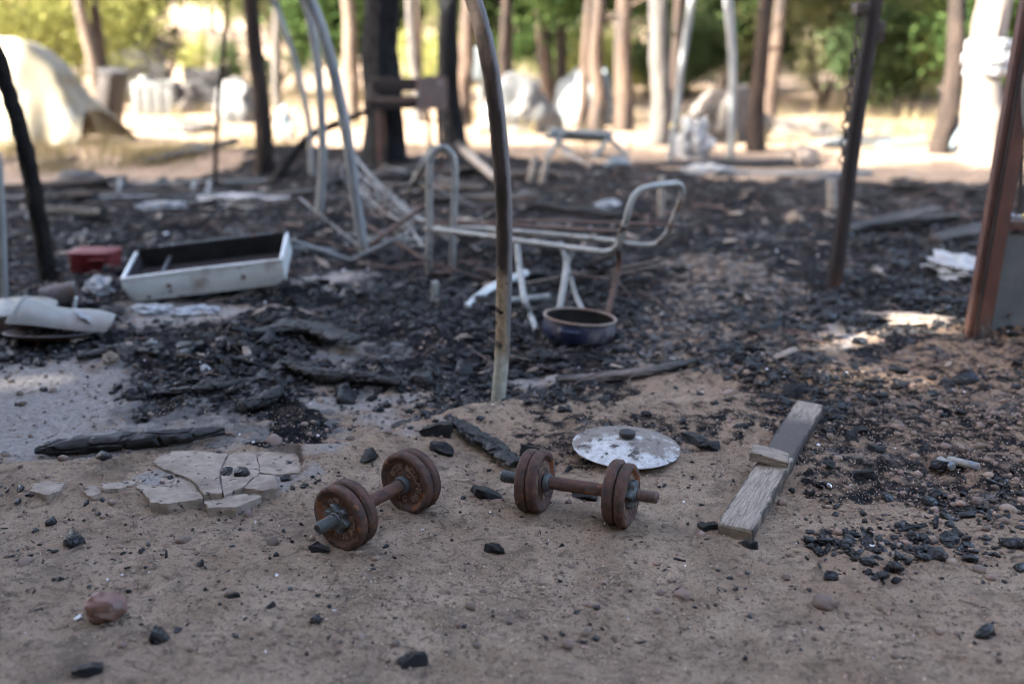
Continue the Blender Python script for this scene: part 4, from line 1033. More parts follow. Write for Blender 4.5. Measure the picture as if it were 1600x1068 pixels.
for fx in (.28, .745):
    MB().add(*lathe([(.0005, .02), (.006, .02), (.006, .045), (.0035, .047), (.0005, .047)], 12), Matrix.Translation((L * fx, .06, .0))).build('peg', 'steel', tray)
    MB().add(*lathe([(.0005, .004), (.008, .004), (.010, 0), (.0005, 0)], 14), Matrix.Translation((L * fx, -.0065, .05)) @ Matrix.Rotation(R(90), 4, 'X')).build('screw_hole', 'potrim', tray)

a = G(102, 426); c = G(178, 424); L = (c - a).length
tin = thing('red_tin', 'red enamel tin with a flat handle beside the black leaning pole', 'tin', (a + c) / 2 + Vector((0, .07, -.004)), (0, 0, R(-2)))
def rrect(w_, d_, r_, n=6):
    o_ = []
    for qx, qy, a0 in ((1, 1, 0), (-1, 1, 90), (-1, -1, 180), (1, -1, 270)):
        for i in range(n + 1):
            t = R(a0 + 90 * i / n); o_.append((qx * (w_ / 2 - r_) + r_ * math.cos(t), qy * (d_ / 2 - r_) + r_ * math.sin(t)))
    return o_
def rings(levels):
    V = []; F = []; n = None
    for (w_, d_, r_, z) in levels:
        q = rrect(w_, d_, r_); n = len(q); V += [(x, y, z) for x, y in q]
    for j in range(len(levels) - 1):
        for i in range(n): i2 = (i + 1) % n; F.append((j * n + i, j * n + i2, (j + 1) * n + i2, (j + 1) * n + i))
    F.append(tuple(reversed(range(n)))); F.append(tuple((len(levels) - 1) * n + i for i in range(n))); return V, F
MB().add(*rings([(L * .92, .13, .03, 0), (L * .95, .138, .035, .006), (L * .97, .145, .04, .08), (L * 1.04, .155, .045, .084), (L * 1.04, .155, .045, .089), (L * 1.0, .148, .042, .092), (L * .6, .08, .03, .094)])).build('tin_body', 'red', tin)
MB().add(*bbox(L * .32, .03, .007, .002, 2), Matrix.Translation((L * .22, -.085, .066))).build('handle', 'red', tin)
MB().add(*bbox(.02, .01, .066, .004, 2), Matrix.Translation((-L * .25, -.073, .04))).build('side_rib', 'red', tin)

p = G(100, 528); u = mm(1, p.y)
cas = thing('enamel_casing', 'buckled white enamel casing lying open over a brown dish', 'casing', p + Vector((.0, .045, .012)), (0, R(5), R(-3)))
def shell(s_, t_):
    x = (s_ - .5) * u * 148; a_ = -1.25 + 2.5 * t_
    wd = .10 * (1 - .25 * s_); hh_ = .062 * (1 - .35 * s_ ** 1.5) + .008 * math.sin(s_ * 7 + t_ * 3)
    return (x + .01 * math.sin(t_ * 6), math.sin(a_) * wd, max(.0, math.cos(a_) * 1.15 - .12) * hh_ + .015)
MB().add(*sheetgrid(shell, 30, 18, .004)).build('shell', 'casing', cas)
MB().add(*tube(spline([Vector(shell(0, t / 10)) for t in range(11)], 3), .006, 8)).build('rolled_edge', 'casing', cas)
MB().add(*sheetgrid(lambda s_, t_: (u * (18 + 40 * s_), -.055 + .03 * t_ + .006 * math.sin(s_ * 8), .075 - .03 * s_ + .004 * math.sin(s_ * 14)), 16, 5, .004)).build('peeled_flap', 'paper', cas)
p = G(72, 540)
dish = thing('brown_dish', 'flat rusty brown dish lying below the white casing', 'dish', p + Vector((-.005, .06, .010)), (R(-8), R(1.5), 0))
MB().add(*lathe([(.001, .004), (.09, .004), (.112, .010), (.135, .020), (.137, .018), (.114, .006), (.09, 0), (.001, 0)], 48, True, lambda a_, z: .02 * math.sin(2 * a_))).build('dish_body', 'rusttube', dish)
MB().add(*lathe([(.134, .019), (.137, .0215), (.1395, .019), (.137, .017)], 48, True, lambda a_, z: .02 * math.sin(2 * a_))).build('dish_rim', 'enamelin', dish)
p = G(12, 522)
dr = thing('enamel_drum', 'white-topped red-brown drum end cut off by the picture edge', 'drum', p + Vector((-.03, .12, 0)))
MB().add(*lathe([(.002, 0), (.12, 0), (.125, .01), (.125, .05), (.12, .055)], 40)).build('drum_wall', 'rusttube', dr)
MB().add(*lathe([(.124, .05), (.130, .054), (.131, .060), (.124, .064), (.05, .066), (.002, .066)], 40)).build('drum_lid', 'casing', dr)
p = G(92, 484)
can = thing('tin_can', 'scorched tin can lying on its side behind the white casing', 'can', p + Vector((0, .03, .042)), (R(6), R(80), R(18)))
MB().add(*lathe([(.001, .055), (.040, .055), (.042, .06), (.0435, .058), (.0425, .05), (.0425, -.05), (.0435, -.058), (.042, -.06), (.040, -.055), (.001, -.05)], 36)).build('can_body', 'rust_dark', can)
MB().add(*lathe([(.0415, .057), (.044, .0605), (.0455, .058), (.0435, .0555)], 36, True)).build('can_rim', 'steel', can)
pole([(116, 486), (119, 464)], [6, 6], 'small white peg standing behind the white casing', 'enamel', 'white_peg', cat='peg')
def crumple(px, py, sx, sy, sz, label, mat='paper', name='crumpled_plastic', seed=0, cat='litter', y=None):
    p_ = G(px, py)
    hp_ = any(q in name for q in ('heap', 'bag', 'mound', 'sheet', 'hump'))
    V, F = blob(1, 4, .38 if hp_ else .55, 1.15 if hp_ else 2.2, seed, (1, 1, 1)); V = [(v[0] * sx, v[1] * sy, v[2] * sz) for v in V]
    o_ = MB().add(V, F).build(name, mat, None, (0, 0, 0), angle=30); o_.location = p_ + Vector((0, sy * .4, sz * .35)); o_.rotation_euler = (0, 0, seed)
    return tag(o_, label, cat)
crumple(152, 458, .07, .045, .04, 'crumpled white plastic below the red tin', seed=2)
crumple(236, 490, .08, .05, .02, 'flat white scrap on the ash below the white tray', seed=3)
crumple(305, 492, .07, .05, .018, 'second flat white scrap on the ash in front of the white tray', seed=13)
crumple(950, 323, .10, .05, .03, 'white torn scrap behind the raised end of the bench frame', seed=4)
crumple(1241, 350, .06, .04, .04, 'cream stone-like lump on the dark ash left of the chain post', 'cement', 'pale_lump', 5, 'lump')
crumple(380, 322, .30, .08, .05, 'string of white melted scraps behind the white tray', seed=6)
crumple(250, 327, .12, .06, .03, 'small pale scrap beside the low burnt frame', seed=16)
crumple(235, 540, .014, .012, .012, 'tiny white scrap among the charcoal', seed=7)
crumple(1500, 432, .16, .10, .05, 'pale crumpled sheet on the ash left of the gate post', seed=8)
crumple(1440, 508, .16, .05, .02, 'pale flat strip added where a sun fleck lies left of the gate post', 'cement', seed=9)  # pale strip stands in for the sun fleck on the soil
crumple(172, 566, .022, .018, .02, 'small cream shell-like scrap below the brown dish', 'cement', 'pale_lump', 10, 'lump')
crumple(320, 580, .03, .012, .008, 'small white torn scrap on the charcoal heap', seed=21)
o = crumple(1084, 246, .19, .15, .22, 'white crumpled sack with an orange patch beside the slanting pole', 'paper', 'crumpled_sack', 11, 'sack')
VF = blob(.045, 2, .3, 2, 3); pt_ = MB().add(*VF).build('orange_patch', 'yellow', o); pt_.location = (-.05, -.16, .19)
crumple(1110, 268, .16, .08, .035, 'white litter on the long beam right of the sack', seed=12)
crumple(965, 268, .16, .08, .04, 'pale blue litter on the burnt ground below the blue frame', 'bluebag', seed=14)

# ------------------------------------------------------------------ brazier in front of the black trunk
b = G(640, 268); yy = b.y
br = thing('rusty_brazier', 'rusty open metal brazier on thin legs before the thick black trunk', 'brazier', b)
def BB(x0, y0, x1, y1, dp, name, mat, dy=0, bev=.004):
    A = Q(x0, y0, yy + dy); B = Q(x1, y1, yy + dy)
    MB().add(*bbox(abs(B.x - A.x), dp, abs(A.z - B.z), bev, 1), Matrix.Translation((A + B) / 2 - b)).build(name, mat, br)
BB(577, 122, 655, 142, .012, 'back_panel', 'brownbox', .26)
BB(576, 150, 655, 170, .012, 'front_panel', 'brownbox', -.02)
BB(576, 153, 660, 158, .30, 'grill_floor', 'rusttube', .12)
BB(577, 132, 581, 168, .30, 'end_panel', 'rusttube', .13)
A = Q(652, 122, yy); B = Q(697, 174, yy)
MB().add(*sheetgrid(lambda s_, t_: (A.x - b.x + (B.x - A.x) * s_, .26 * s_ ** .8 - .05, B.z - b.z + (A.z - B.z) * t_ + .012 * math.sin(s_ * 3)), 8, 6, .006)).build('side_plate', 'rusttube', br)
for px, yo in ((590, 0), (684, .0), (600, .26), (668, .26)):
    q = Q(px, 170, yy + yo); g_ = Vector((q.x + (.02 if px > 640 else 0), q.y, H(q.x, q.y) - .03))
    MB().add(*tube([g_, q], .014, 6)).build('leg', 'rustpost' if px < 600 else 'darkpost', br, tuple(b))

# ------------------------------------------------------------------ twisted bed wire, leaning rods and scrap behind the bench
b = G(610, 340)
wf = thing('wire_bed_frame', 'twisted tangle of bed springs and rods behind the hoop', 'bed frame', b)
rs = random.Random(3)
def rod(pts, rr, mat, nm='rod', par=wf, org=b): return MB().add(*tube(spline(pts, 6), rr, 7)).build(nm, mat, par, tuple(org))
rod([Q(538, 222, 5.6), Q(580, 275, 5.3), Q(640, 328, 4.9), Q(700, 372, 4.6)], .009, 'palewood')
rod([Q(548, 262, 5.3), Q(600, 302, 5.1), Q(650, 340, 4.8), Q(690, 356, 4.6)], .007, 'tube')
rod([Q(556, 292, 5.2), Q(600, 330, 5.0), Q(640, 352, 4.8)], .007, 'tube')
rod([Q(640, 352, 4.8), Q(652, 372, 4.7), Q(664, 390, 4.6)], .006, 'tube')
for i in range(34):
    t = rs.uniform(-.05, 1.1); t2 = t + rs.uniform(-.3, .3)
    A = Q(552 + 96 * t, 262 + 76 * t + rs.uniform(-12, 8), 5.3 - .45 * t); B = Q(560 + 88 * t2, 300 + 54 * t2 + rs.uniform(-6, 18), 5.15 - .4 * t2)
    mid = (A + B) / 2 + Vector((rs.uniform(-.08, .08), rs.uniform(-.06, .06), rs.uniform(-.06, .05)))
    rod([A, mid, B], rs.uniform(.002, .004), rs.choice(['wire', 'rusttube', 'tube']), 'spring_wire')
for i in range(8):
    a0 = rs.uniform(0, 1); c_ = Q(560 + 90 * a0, 280 + 66 * a0, 5.1 - .4 * a0)
    rod([c_ + Vector((.02 * math.cos(k * .9), .02 * math.sin(k * .9), .008 * k - .04)) for k in range(12)], .0028, 'wire', 'coil')
def stick(pts, rr, mat, label, name='leaning_rod', cat='rod'):
    o0 = Vector(pts[0]); ob = MB().add(*tube(spline(pts, 6), rr, 8, wob=.08, seed=len(label))).build(name, mat, None, tuple(o0)); return tag(ob, label, cat)
stick([G(634, 305), Q(655, 268, 5.9), Q(676, 226, 5.9)], .02, 'palewood', 'bluish rod leaning up to the left of the hoop')
stick([G(424, 246), Q(478, 218, 7.6), Q(520, 196, 7.4), Q(578, 172, 7.4)], [.035, .03, .02], 'charpole', 'blackened branch slanting up behind the bent poles', 'burnt_branch', 'branch')
stick([G(716, 258) + Vector((0, 0, .16)), G(788, 296) + Vector((0, 0, .02))], .03, 'greywood', 'pale broken plank end lying behind the hoop', 'broken_plank', 'plank')
stick([G(712, 342), Q(750, 350, 5.0), G(800, 372)], .022, 'greywood', 'grey burnt slat crossing behind the bench rails', 'wooden_lath', 'lath')
stick([G(728, 472), G(770, 456) + Vector((0, 0, .02)), G(822, 440) + Vector((0, 0, .03))], [.016, .017, .017], 'enamel', 'pale flattened tube lying behind the curved pole', 'pale_tube', 'tube')
stick([G(780, 478) + Vector((0, 0, .02)), G(858, 470) + Vector((0, 0, .02))], .012, 'tube', 'pale rail lying over the dark hollow under the bench', 'pale_rail', 'rail')
for i in range(16):
    px = rs.uniform(720, 940); py = rs.uniform(395, 470); A = G(px, py); L = rs.uniform(.12, .34); an = rs.uniform(-.6, .6) + (3.14 if i % 2 else 0)
    stick([A, A + Vector((math.cos(an) * L, math.sin(an) * L, rs.random() * .12))], rs.uniform(.003, .008), rs.choice(['rusttube', 'charpole', 'greywood']),
          'thin burnt rod in the tangle under the bench frame', 'burnt_rod')['group'] = 'rods tangled under the bench'

for i in range(22):
    px = rs.uniform(520, 790); py = rs.uniform(285, 420); A = G(px, py); L = rs.uniform(.2, .6); an = rs.uniform(-.9, .5) + (3.14 if i % 2 else 0)
    stick([A + Vector((0, 0, .01)), A + Vector((math.cos(an) * L, math.sin(an) * L, rs.random() * .22))], rs.uniform(.004, .011), rs.choice(['rusttube', 'charpole', 'palewood', 'tube']),
          'bent thin rod in the tangle around the hoop and bed springs', 'scrap_rod')['group'] = 'scrap rods around the hoop'
for i in range(26):
    y = rs.uniform(4.2, 8.2); x = rs.uniform(-.5, .55) * y; L = rs.uniform(.25, .9); an = rs.uniform(-.7, .7); z = H(x, y) + .015
    dx, dy = math.cos(an) * L / 2, math.sin(an) * L / 2
    if (abs(x) < .5 and y < 4.2) or (x < -.8 and y < 5.2): continue
    za, zb = H(x - dx, y - dy) + .02, H(x + dx, y + dy) + .02 + rs.random() * .06
    ob = MB().add(*bbox(L, rs.uniform(.05, .11), rs.uniform(.02, .04), .004, 1, 14, .012, i, 6)).build('charred_board', rs.choice(['charwood', 'charplank', 'charplank']), None, (0, 0, 0))
    ob.location = (x, y, (za + zb) / 2); ob.rotation_euler = (rs.uniform(-.3, .3), -math.atan2(zb - za, L), an)
    tag(ob, 'charred board lying in the burnt debris behind the bench and tray', 'board', 'charred boards in the debris')

# low burnt frame of bars on the left, long beams on the right
b = G(240, 312)
lf = thing('low_burnt_frame', 'long low burnt frame of blue-grey bars left of the bent poles', 'frame', b)
def bar(a_, c_, w_, h_, nm, mat, par, org):
    d_ = c_ - a_; m_ = Matrix.Translation((a_ + c_) / 2 - Vector(org)) @ d_.to_track_quat('X', 'Z').to_matrix().to_4x4()
    return MB().add(*bbox(d_.length, w_, h_, .004, 1, 8, .006, 2, 5), m_).build(nm, mat, par)
bar(Q(60, 312, 6.3), Q(420, 306, 6.3), .04, .035, 'long_bar', 'sheet', lf, b)
bar(Q(150, 290, 7.0), Q(410, 284, 7.0), .04, .03, 'long_bar', 'sheet', lf, b)
for px in (182, 298, 322, 405): bar(Q(px, 318, 6.3), Q(px + 6, 284, 7.0), .03, .03, 'cross_bar', 'sheet', lf, b)
def beam(a_, c_, w_, h_, mat, label, name='long_beam', cat='beam'):
    o0 = (a_ + c_) / 2; d_ = c_ - a_
    ob = MB().add(*bbox(d_.length, w_, h_, .006, 2, 20, .01, 4, 4)).build(name, mat, None, (0, 0, 0)); ob.location = o0
    ob.rotation_mode = 'QUATERNION'; ob.rotation_quaternion = d_.to_track_quat('X', 'Z'); return tag(ob, label, cat)
beam(Q(925, 277, 7.5), Q(1362, 275, 7.5), .10, .07, 'sheet', 'long grey metal beam lying across the back of the burnt ground')
beam(Q(990, 262, 8.2), Q(1240, 258, 8.2), .10, .10, 'dark', 'dark charred beam behind the long grey beam')
beam(Q(880, 238, 8.6), Q(960, 284, 7.4), .05, .04, 'greywood', 'grey slanting bar leaning from the blue frame to the ground')
b = G(905, 250)
ff = thing('folding_frame', 'blue-grey folding chair frame on the ground before the sunlit trunks', 'chair frame', b)
yy = b.y + .2
for pts in ([(856, 204), (958, 210)], [(850, 214), (955, 220)], [(858, 204), (905, 256)], [(880, 206), (850, 256)], [(946, 208), (985, 250)], [(955, 210), (925, 252)]):
    MB().add(*tube([Q(*pts[0], yy), Q(*pts[1], yy + (.2 if pts[0][1] > 210 else 0))], .022, 8)).build('frame_tube', 'bluebag', ff, tuple(b))
q0, q1 = Q(862, 206, yy), Q(955, 213, yy)
MB().add(*sheetgrid(lambda s_, t_: (q0.x + (q1.x - q0.x) * s_ - b.x, yy + .35 * t_ - b.y, q0.z + (q1.z - q0.z) * s_ - .06 * math.sin(3.14 * t_) - b.z), 10, 6, .01)).build('sling', 'bluebag', ff)

# ------------------------------------------------------------------ camp things in the sunlit background
b = G(70, 228); yy = b.y
tp = thing('tarpaulin_shelter', 'cream tarpaulin draped over a low shelter', 'tarpaulin', b + Vector((-.1, .5, 0)), (0, 0, R(-12)))
def drape(s_, t_):
    x = -1.5 + 2.05 * s_
    k_ = float(np.interp(x, [-1.5, -.35, .0, .40, .55], [.95, 1.0, .92, .50, .30]))
    c_ = float(np.interp(t_, [0, .22, .40, .62, 1], [-.66, -.56, -.30, .12, .66])); z_ = float(np.interp(t_, [0, .22, .40, .62, 1], [0, .60, 1.06, 1.0, 0]))
    fold = .045 * math.sin(x * 9 + c_ * 3) + .025 * math.sin(x * 23 + 1)
    return (x + .06 * math.sin(t_ * 9) * (x > .3), c_ * (.7 + .3 * k_) + fold * (1 - z_), z_ * k_ + .015 * math.sin(x * 17 + t_ * 8) + .01)
MB().add(*sheetgrid(drape, 48, 26, .006)).build('sheet', 'tarp', tp, angle=60)
for x in (-.8, .35):
    MB().add(*tube([(x, -.45, 0), (x, 0, .75 if x < 0 else .5)], .02, 6)).build('prop', 'greywood', tp)
b = G(172, 205)
bx2 = thing('dark_brown_box', 'dark brown metal box leaning behind the cream tarpaulin', 'box', b + Vector((-.15, .3, .0)), (0, R(14), R(-10)))
MB().add(*bbox(.16, .4, .75, .02, 2), Matrix.Translation((0, 0, .32))).build('box_body', 'brownbox', bx2); MB().add(*bbox(.2, .44, .05, .01, 2), Matrix.Translation((0, 0, .70))).build('box_lid', 'dark', bx2)
b = G(212, 152)
shd = thing('board_shed', 'dark board shed wall under the bright shrub', 'shed', b, (0, 0, R(-6)))
for i in range(8):
    MB().add(*bbox(.165, .05, 1.05 + .05 * math.sin(i * 2.1) - .03 * i, .006, 1), Matrix.Translation((-.6 + .172 * i, 0, .5 - .015 * i))).build('board', 'dark', shd)
MB().add(*bbox(1.45, .8, .05, .006, 1), Matrix.Translation((0, .4, 1.0)) @ Matrix.Rotation(R(6), 4, 'Y')).build('roof_sheet', 'dark', shd)
b = G(238, 180)
ct = thing('plastic_container', 'whitish ribbed plastic container standing on the sunny ground', 'container', b + Vector((0, .3, -.02)), (0, 0, R(8)))
MB().add(*bbox(.62, .55, .5, .06, 4, 3, .012, 2, 6), Matrix.Translation((0, 0, .25))).build('container_body', 'container', ct)
for i in range(4): MB().add(*bbox(.06, .57, .38, .02, 2), Matrix.Translation((-.23 + .15 * i, 0, .24))).build('rib', 'container', ct)
MB().add(*lathe([(.001, .56), (.09, .56), (.1, .54), (.1, .48)], 20), Matrix.Translation((-.15, 0, 0))).build('cap', 'container', ct)
b = G(322, 165)
cb = thing('dark_crate', 'dark crate standing right of the plastic container', 'crate', b + Vector((0, .2, 0)))
for i in range(4): MB().add(*bbox(.60, .5, .13, .01, 1), Matrix.Translation((0, 0, .075 + .14 * i))).build('crate_board', 'dark', cb)
for sx in (-.29, .29): MB().add(*bbox(.05, .52, .6, .01, 1), Matrix.Translation((sx, 0, .3))).build('crate_post', 'dark', cb)
crumple(285, 172, .35, .25, .28, 'pale grey heap between the plastic container and the dark crate', 'greybark', 'rubble_heap', 31, 'heap')
crumple(375, 190, .35, .3, .36, 'pale rubble heap behind the slim dark trunk', 'heap', 'rubble_heap', 32, 'heap')
crumple(290, 205, .5, .25, .08, 'flat grey sheet lying on the sunny ground', 'greybark', 'flat_sheet', 33, 'sheet')
crumple(445, 215, .10, .08, .26, 'pale blue cloth heap beyond the bent poles', 'bluebag', 'cloth_heap', 34, 'cloth')
crumple(812, 208, .5, .35, .42, 'white plastic heap behind the curved pole', 'heap', 'plastic_heap', 35, 'heap')
crumple(920, 192, .62, .4, .55, 'blue-grey tarpaulin heap behind the orange-brown trunk', 'bluegrey', 'tarpaulin_heap', 36, 'heap')
crumple(832, 150, .55, .4, .22, 'dark grey covered heap behind the white plastic heap', 'bluegrey', 'covered_heap', 37, 'heap')
crumple(1140, 222, .42, .3, .42, 'pale grey heap behind the tall vertical pole', 'greybark', 'rubble_heap', 38, 'heap')
crumple(1493, 240, .17, .14, .24, 'blue-grey bag standing between the leaning trunk and the wrapped trunk', 'bluebag', 'standing_bag', 39, 'bag')
crumple(1230, 208, .7, .3, .12, 'low grey sheet lying in the shade before the green bushy tree', 'greybark', 'flat_sheet', 40, 'sheet')
crumple(1365, 228, .55, .2, .07, 'bluish flat sheet lying on the ground right of the chain post', 'bluegrey', 'flat_sheet', 41, 'sheet')
crumple(1255, 256, .35, .14, .12, 'sandy mound behind the long grey beam', 'cement', 'sandy_mound', 42, 'mound')
crumple(300, 245, .3, .15, .08, 'burnt black hump behind the low burnt frame', 'char', 'burnt_hump', 43, 'hump')
crumple(125, 290, .16, .1, .07, 'small burnt hump near the dry grass', 'char', 'burnt_hump', 44, 'hump')
p = G(1533, 250); t0 = Q(1545, 80, p.y)
wc = thing('tied_cloth', 'white cloth tied around the pale sunlit trunk', 'cloth', t0)
for k, (dz, rr) in enumerate(((.04, 1.0), (-.06, 1.08), (-.15, .95))):
    rad = mm(54, p.y) / 2 * 1.10 * rr
    prof = [(rad * .9, dz - .055), (rad * 1.06, dz - .04), (rad * 1.1, dz), (rad * 1.04, dz + .045), (rad * .9, dz + .055)]
    MB().add(*lathe(prof, 40, False, lambda a_, z: .06 * math.sin(7 * a_ + z * 40 + k) + .04 * math.sin(13 * a_ + k))).build('wrap', 'paper', wc)
b = G(722, 182)
tk = thing('water_tank', 'pale blue-grey tank on legs seen between the burnt trunks', 'tank', b)
MB().add(*bbox(.62, .5, .42, .05, 3), Matrix.Translation((0, 0, .78))).build('tank_body', 'bluegrey', tk)
for sx in (-.27, .27):
    for sy in (-.2, .2): MB().add(*tube([(sx, sy, -.03), (sx, sy, .6)], .035, 8)).build('leg', 'container', tk)
MB().add(*bbox(.66, .54, .03, .008, 1), Matrix.Translation((0, 0, .585))).build('platform', 'container', tk)

# ------------------------------------------------------------------ loose charcoal, pebbles, flakes, needles
CH = [tri(chunk(600 + s_, (1.5, .32, .2))) for s_ in range(4)] + [tri(chunk(s_, (1, random.Random(s_).uniform(.5, .9), random.Random(s_ + 50).uniform(.3, .7)))) for s_ in range(14)]
PB = []
for s_ in range(6):
    V, F = blob(.6, 1, .25, 1.5, s_, (1, .8, .62)); PB.append(tri((V, F)))
def sample(n, xr, yr, fn):
    out = np.zeros((0, 2))
    while len(out) < n:
        y = yr[0] * (yr[1] / yr[0]) ** rng.random(n * 3)
        x = rng.uniform(-1, 1, n * 3) * (xr * y + .25)
        keep = rng.random(n * 3) < fn(x, y); out = np.concatenate([out, np.stack([x, y], -1)[keep]])
    return out[:n]
def dens(lo, seed=0, freq=2.4, pw=2.0):
    def f(x, y):
        b_ = masks_at(x, y)[..., 0]; c_ = fbm(x, y, freq, 3, 200 + seed)
        return np.clip(lo + b_ ** 1.5 * np.clip((c_ - .3) * 2.2, 0, 1) ** pw, 0, 1)
    return f
def posz(xy, sz, k): return np.stack([xy[:, 0], xy[:, 1], HV(xy[:, 0], xy[:, 1]) + sz * k], -1)
xy = sample(17000, .56, (1.35, 4.2), dens(.0015, 0, 2.4, 2.2)); s_ = np.clip(rng.lognormal(math.log(.0066), .65, len(xy)), .003, .030)
scatter('charcoal_grit', CH, posz(xy, s_, .18), s_, 'char', 'small black charcoal grit strewn over the burnt ground', cat='charcoal')
xy = sample(15000, .60, (2.5, 9.0), dens(.0, 3, 2.8, 3.0)); s_ = np.clip(rng.lognormal(math.log(.0105), .65, len(xy)), .004, .048)
scatter('charcoal_debris', CH, posz(xy, s_, .15), s_, 'char', 'black charcoal and burnt debris over the back of the clearing', cat='charcoal')
xy = sample(1700, .56, (1.3, 2.6), lambda x, y: np.clip(.25 + (fbm(x, y, 3, 3, 91) - .4) * 2, 0, 1)); s_ = np.clip(rng.lognormal(math.log(.0034), .5, len(xy)), .002, .009)
scatter('charcoal_crumbs', CH, posz(xy, s_, .1), s_, 'char', 'tiny dark charcoal crumbs sprinkled over the bare sand', cat='charcoal')
def pdens(x, y):
    m_ = masks_at(x, y); c_ = fbm(x, y, 3, 3, 300)
    return np.clip(.03 + m_[..., 2] * 1.1 * np.clip((c_ - .3) * 2, 0, 1) + .10 * (x > .9), 0, 1)
xy = sample(5200, .56, (1.3, 4.0), pdens); s_ = np.clip(rng.lognormal(math.log(.0065), .5, len(xy)), .003, .022)
scatter('gravel', PB, posz(xy, s_, .12), s_, 'pebble', 'fine brown gravel scattered over the sand and soil', cat='gravel')
OC = []
for k in range(5):
    q = random.Random(k); v_ = [(.5, 0, 0), (-.5, 0, 0), (0, .4, 0), (0, -.4, 0), (0, 0, .35), (0, 0, -.35)]
    OC.append(tri(([tuple(c + q.uniform(-.12, .12) for c in p_) for p_ in v_], [(0, 2, 4), (2, 1, 4), (1, 3, 4), (3, 0, 4), (2, 0, 5), (1, 2, 5), (3, 1, 5), (0, 3, 5)])))
xy = sample(26000, .55, (1.25, 2.7), lambda x, y: np.clip(.35 + (fbm(x, y, 4, 4, 95) - .4) * 2.2, .05, 1)); s_ = np.clip(rng.lognormal(math.log(.0034), .35, len(xy)), .0018, .007)
scatter('sand_grains', OC, posz(xy, s_, .15), s_, 'grain', 'coarse sand grains covering the bare ground in front', cat='sand')
FL = [tri(chunk(90 + k, (1, .7, .12))) for k in range(4)]
xy = sample(900, .56, (1.3, 6.5), lambda x, y: np.clip(.15 + masks_at(x, y)[..., 0] * .5 * (y > 2.2), 0, 1)); s_ = np.clip(rng.lognormal(math.log(.003), .45, len(xy)) * np.clip(xy[:, 1] / 2.2, 1, 3), .0018, .022)
scatter('ash_flakes', FL, posz(xy, s_, .2), s_, 'flake', 'tiny white ash and glass flakes on the ground', cat='flakes')
nd = []
for k in range(4):
    cv = [(-.5, 0, 0), (-.15, .05 * (k - 1.5), .02), (.2, .03 * (1.5 - k), .02), (.5, .06 * (k - 2), 0)]
    nd.append(tri(tube(spline(cv, 2), .016, 3)))
xy = sample(800, .56, (1.25, 3.2), lambda x, y: np.clip(.3 + fbm(x, y, 2, 3, 77) - .35, 0, 1)); s_ = rng.uniform(.010, .040, len(xy))
scatter('dry_needles', nd, posz(xy, s_ * 0, 0) + np.array([0, 0, .0012]), s_, 'needle', 'thin dry needles and root fibres lying on the sand', tilt=.12, cat='needles')

SL = [tri(tube(spline([(-.5, 0, 0), (-.1, .06 * (k - 1), .05), (.3, -.05 * (k - 2), .08), (.5, .1, .03)], 2), .018, 4)) for k in range(4)]
xy = sample(380, .58, (2.6, 8.0), dens(.02, 9)); s_ = rng.uniform(.05, .22, len(xy)) * np.clip(xy[:, 1] / 4, .5, 1.4)
scatter('wire_scraps', SL, posz(xy, s_ * 0, 0) + np.array([0, 0, .012]), s_, 'rusttube', 'thin rusty wire and splinter scraps strewn through the burnt debris', tilt=.5, cat='scraps')
PW = [tri(chunk(800 + k, (1.6, .5, .1))) for k in range(4)]
xy = sample(420, .58, (2.7, 8.0), dens(.03, 12)); s_ = np.clip(rng.lognormal(math.log(.02), .5, len(xy)), .008, .06)
scatter('pale_scraps', PW, posz(xy, s_ * 0, 0) + np.array([0, 0, .012]), s_, 'cement', 'pale ash-grey scraps of burnt material in the debris', tilt=.6, cat='scraps')

def lumps(spec, meshes, name, mat):
    for me in meshes:
        if not me.materials: me.materials.append(M[mat])
    for (p_, size, label, group) in spec:
        o_ = bpy.data.objects.new(name, random.choice(meshes)); C.objects.link(o_)
        o_.location = p_; o_.scale = (size,) * 3; o_.rotation_euler = (random.uniform(-.3, .3), random.uniform(-.3, .3), random.uniform(0, 6.28))
        tag(o_, label, name.replace('_', ' ').split()[0] if name != 'charcoal_lump' else 'charcoal', group)
def subdiv_chunk(s_, sq):
    V, F = chunk(s_, sq); bm = bmesh.new()
    vs = [bm.verts.new(v) for v in V]
    for f in F:
        try: bm.faces.new([vs[i] for i in f])
        except ValueError: pass
    bmesh.ops.dissolve_limit(bm, angle_limit=R(8), verts=bm.verts[:], edges=bm.edges[:])
    bmesh.ops.triangulate(bm, faces=bm.faces[:]); bmesh.ops.subdivide_edges(bm, edges=bm.edges[:], cuts=2, use_grid_fill=True)
    from mathutils import noise as mn
    for v in bm.verts: v.co += mn.noise_vector(v.co * 2.6 + Vector((s_, 0, 0))) * .10 + mn.noise_vector(v.co * 8 + Vector((0, s_, 0))) * .05
    bm.verts.index_update(); me = bpy.data.meshes.new('lump'); bm.to_mesh(me); bm.free(); return me
LUMPS = [subdiv_chunk(400 + k, (1, random.Random(k).uniform(.5, .9), random.Random(k + 9).uniform(.35, .65))) for k in range(12)]
spec = []
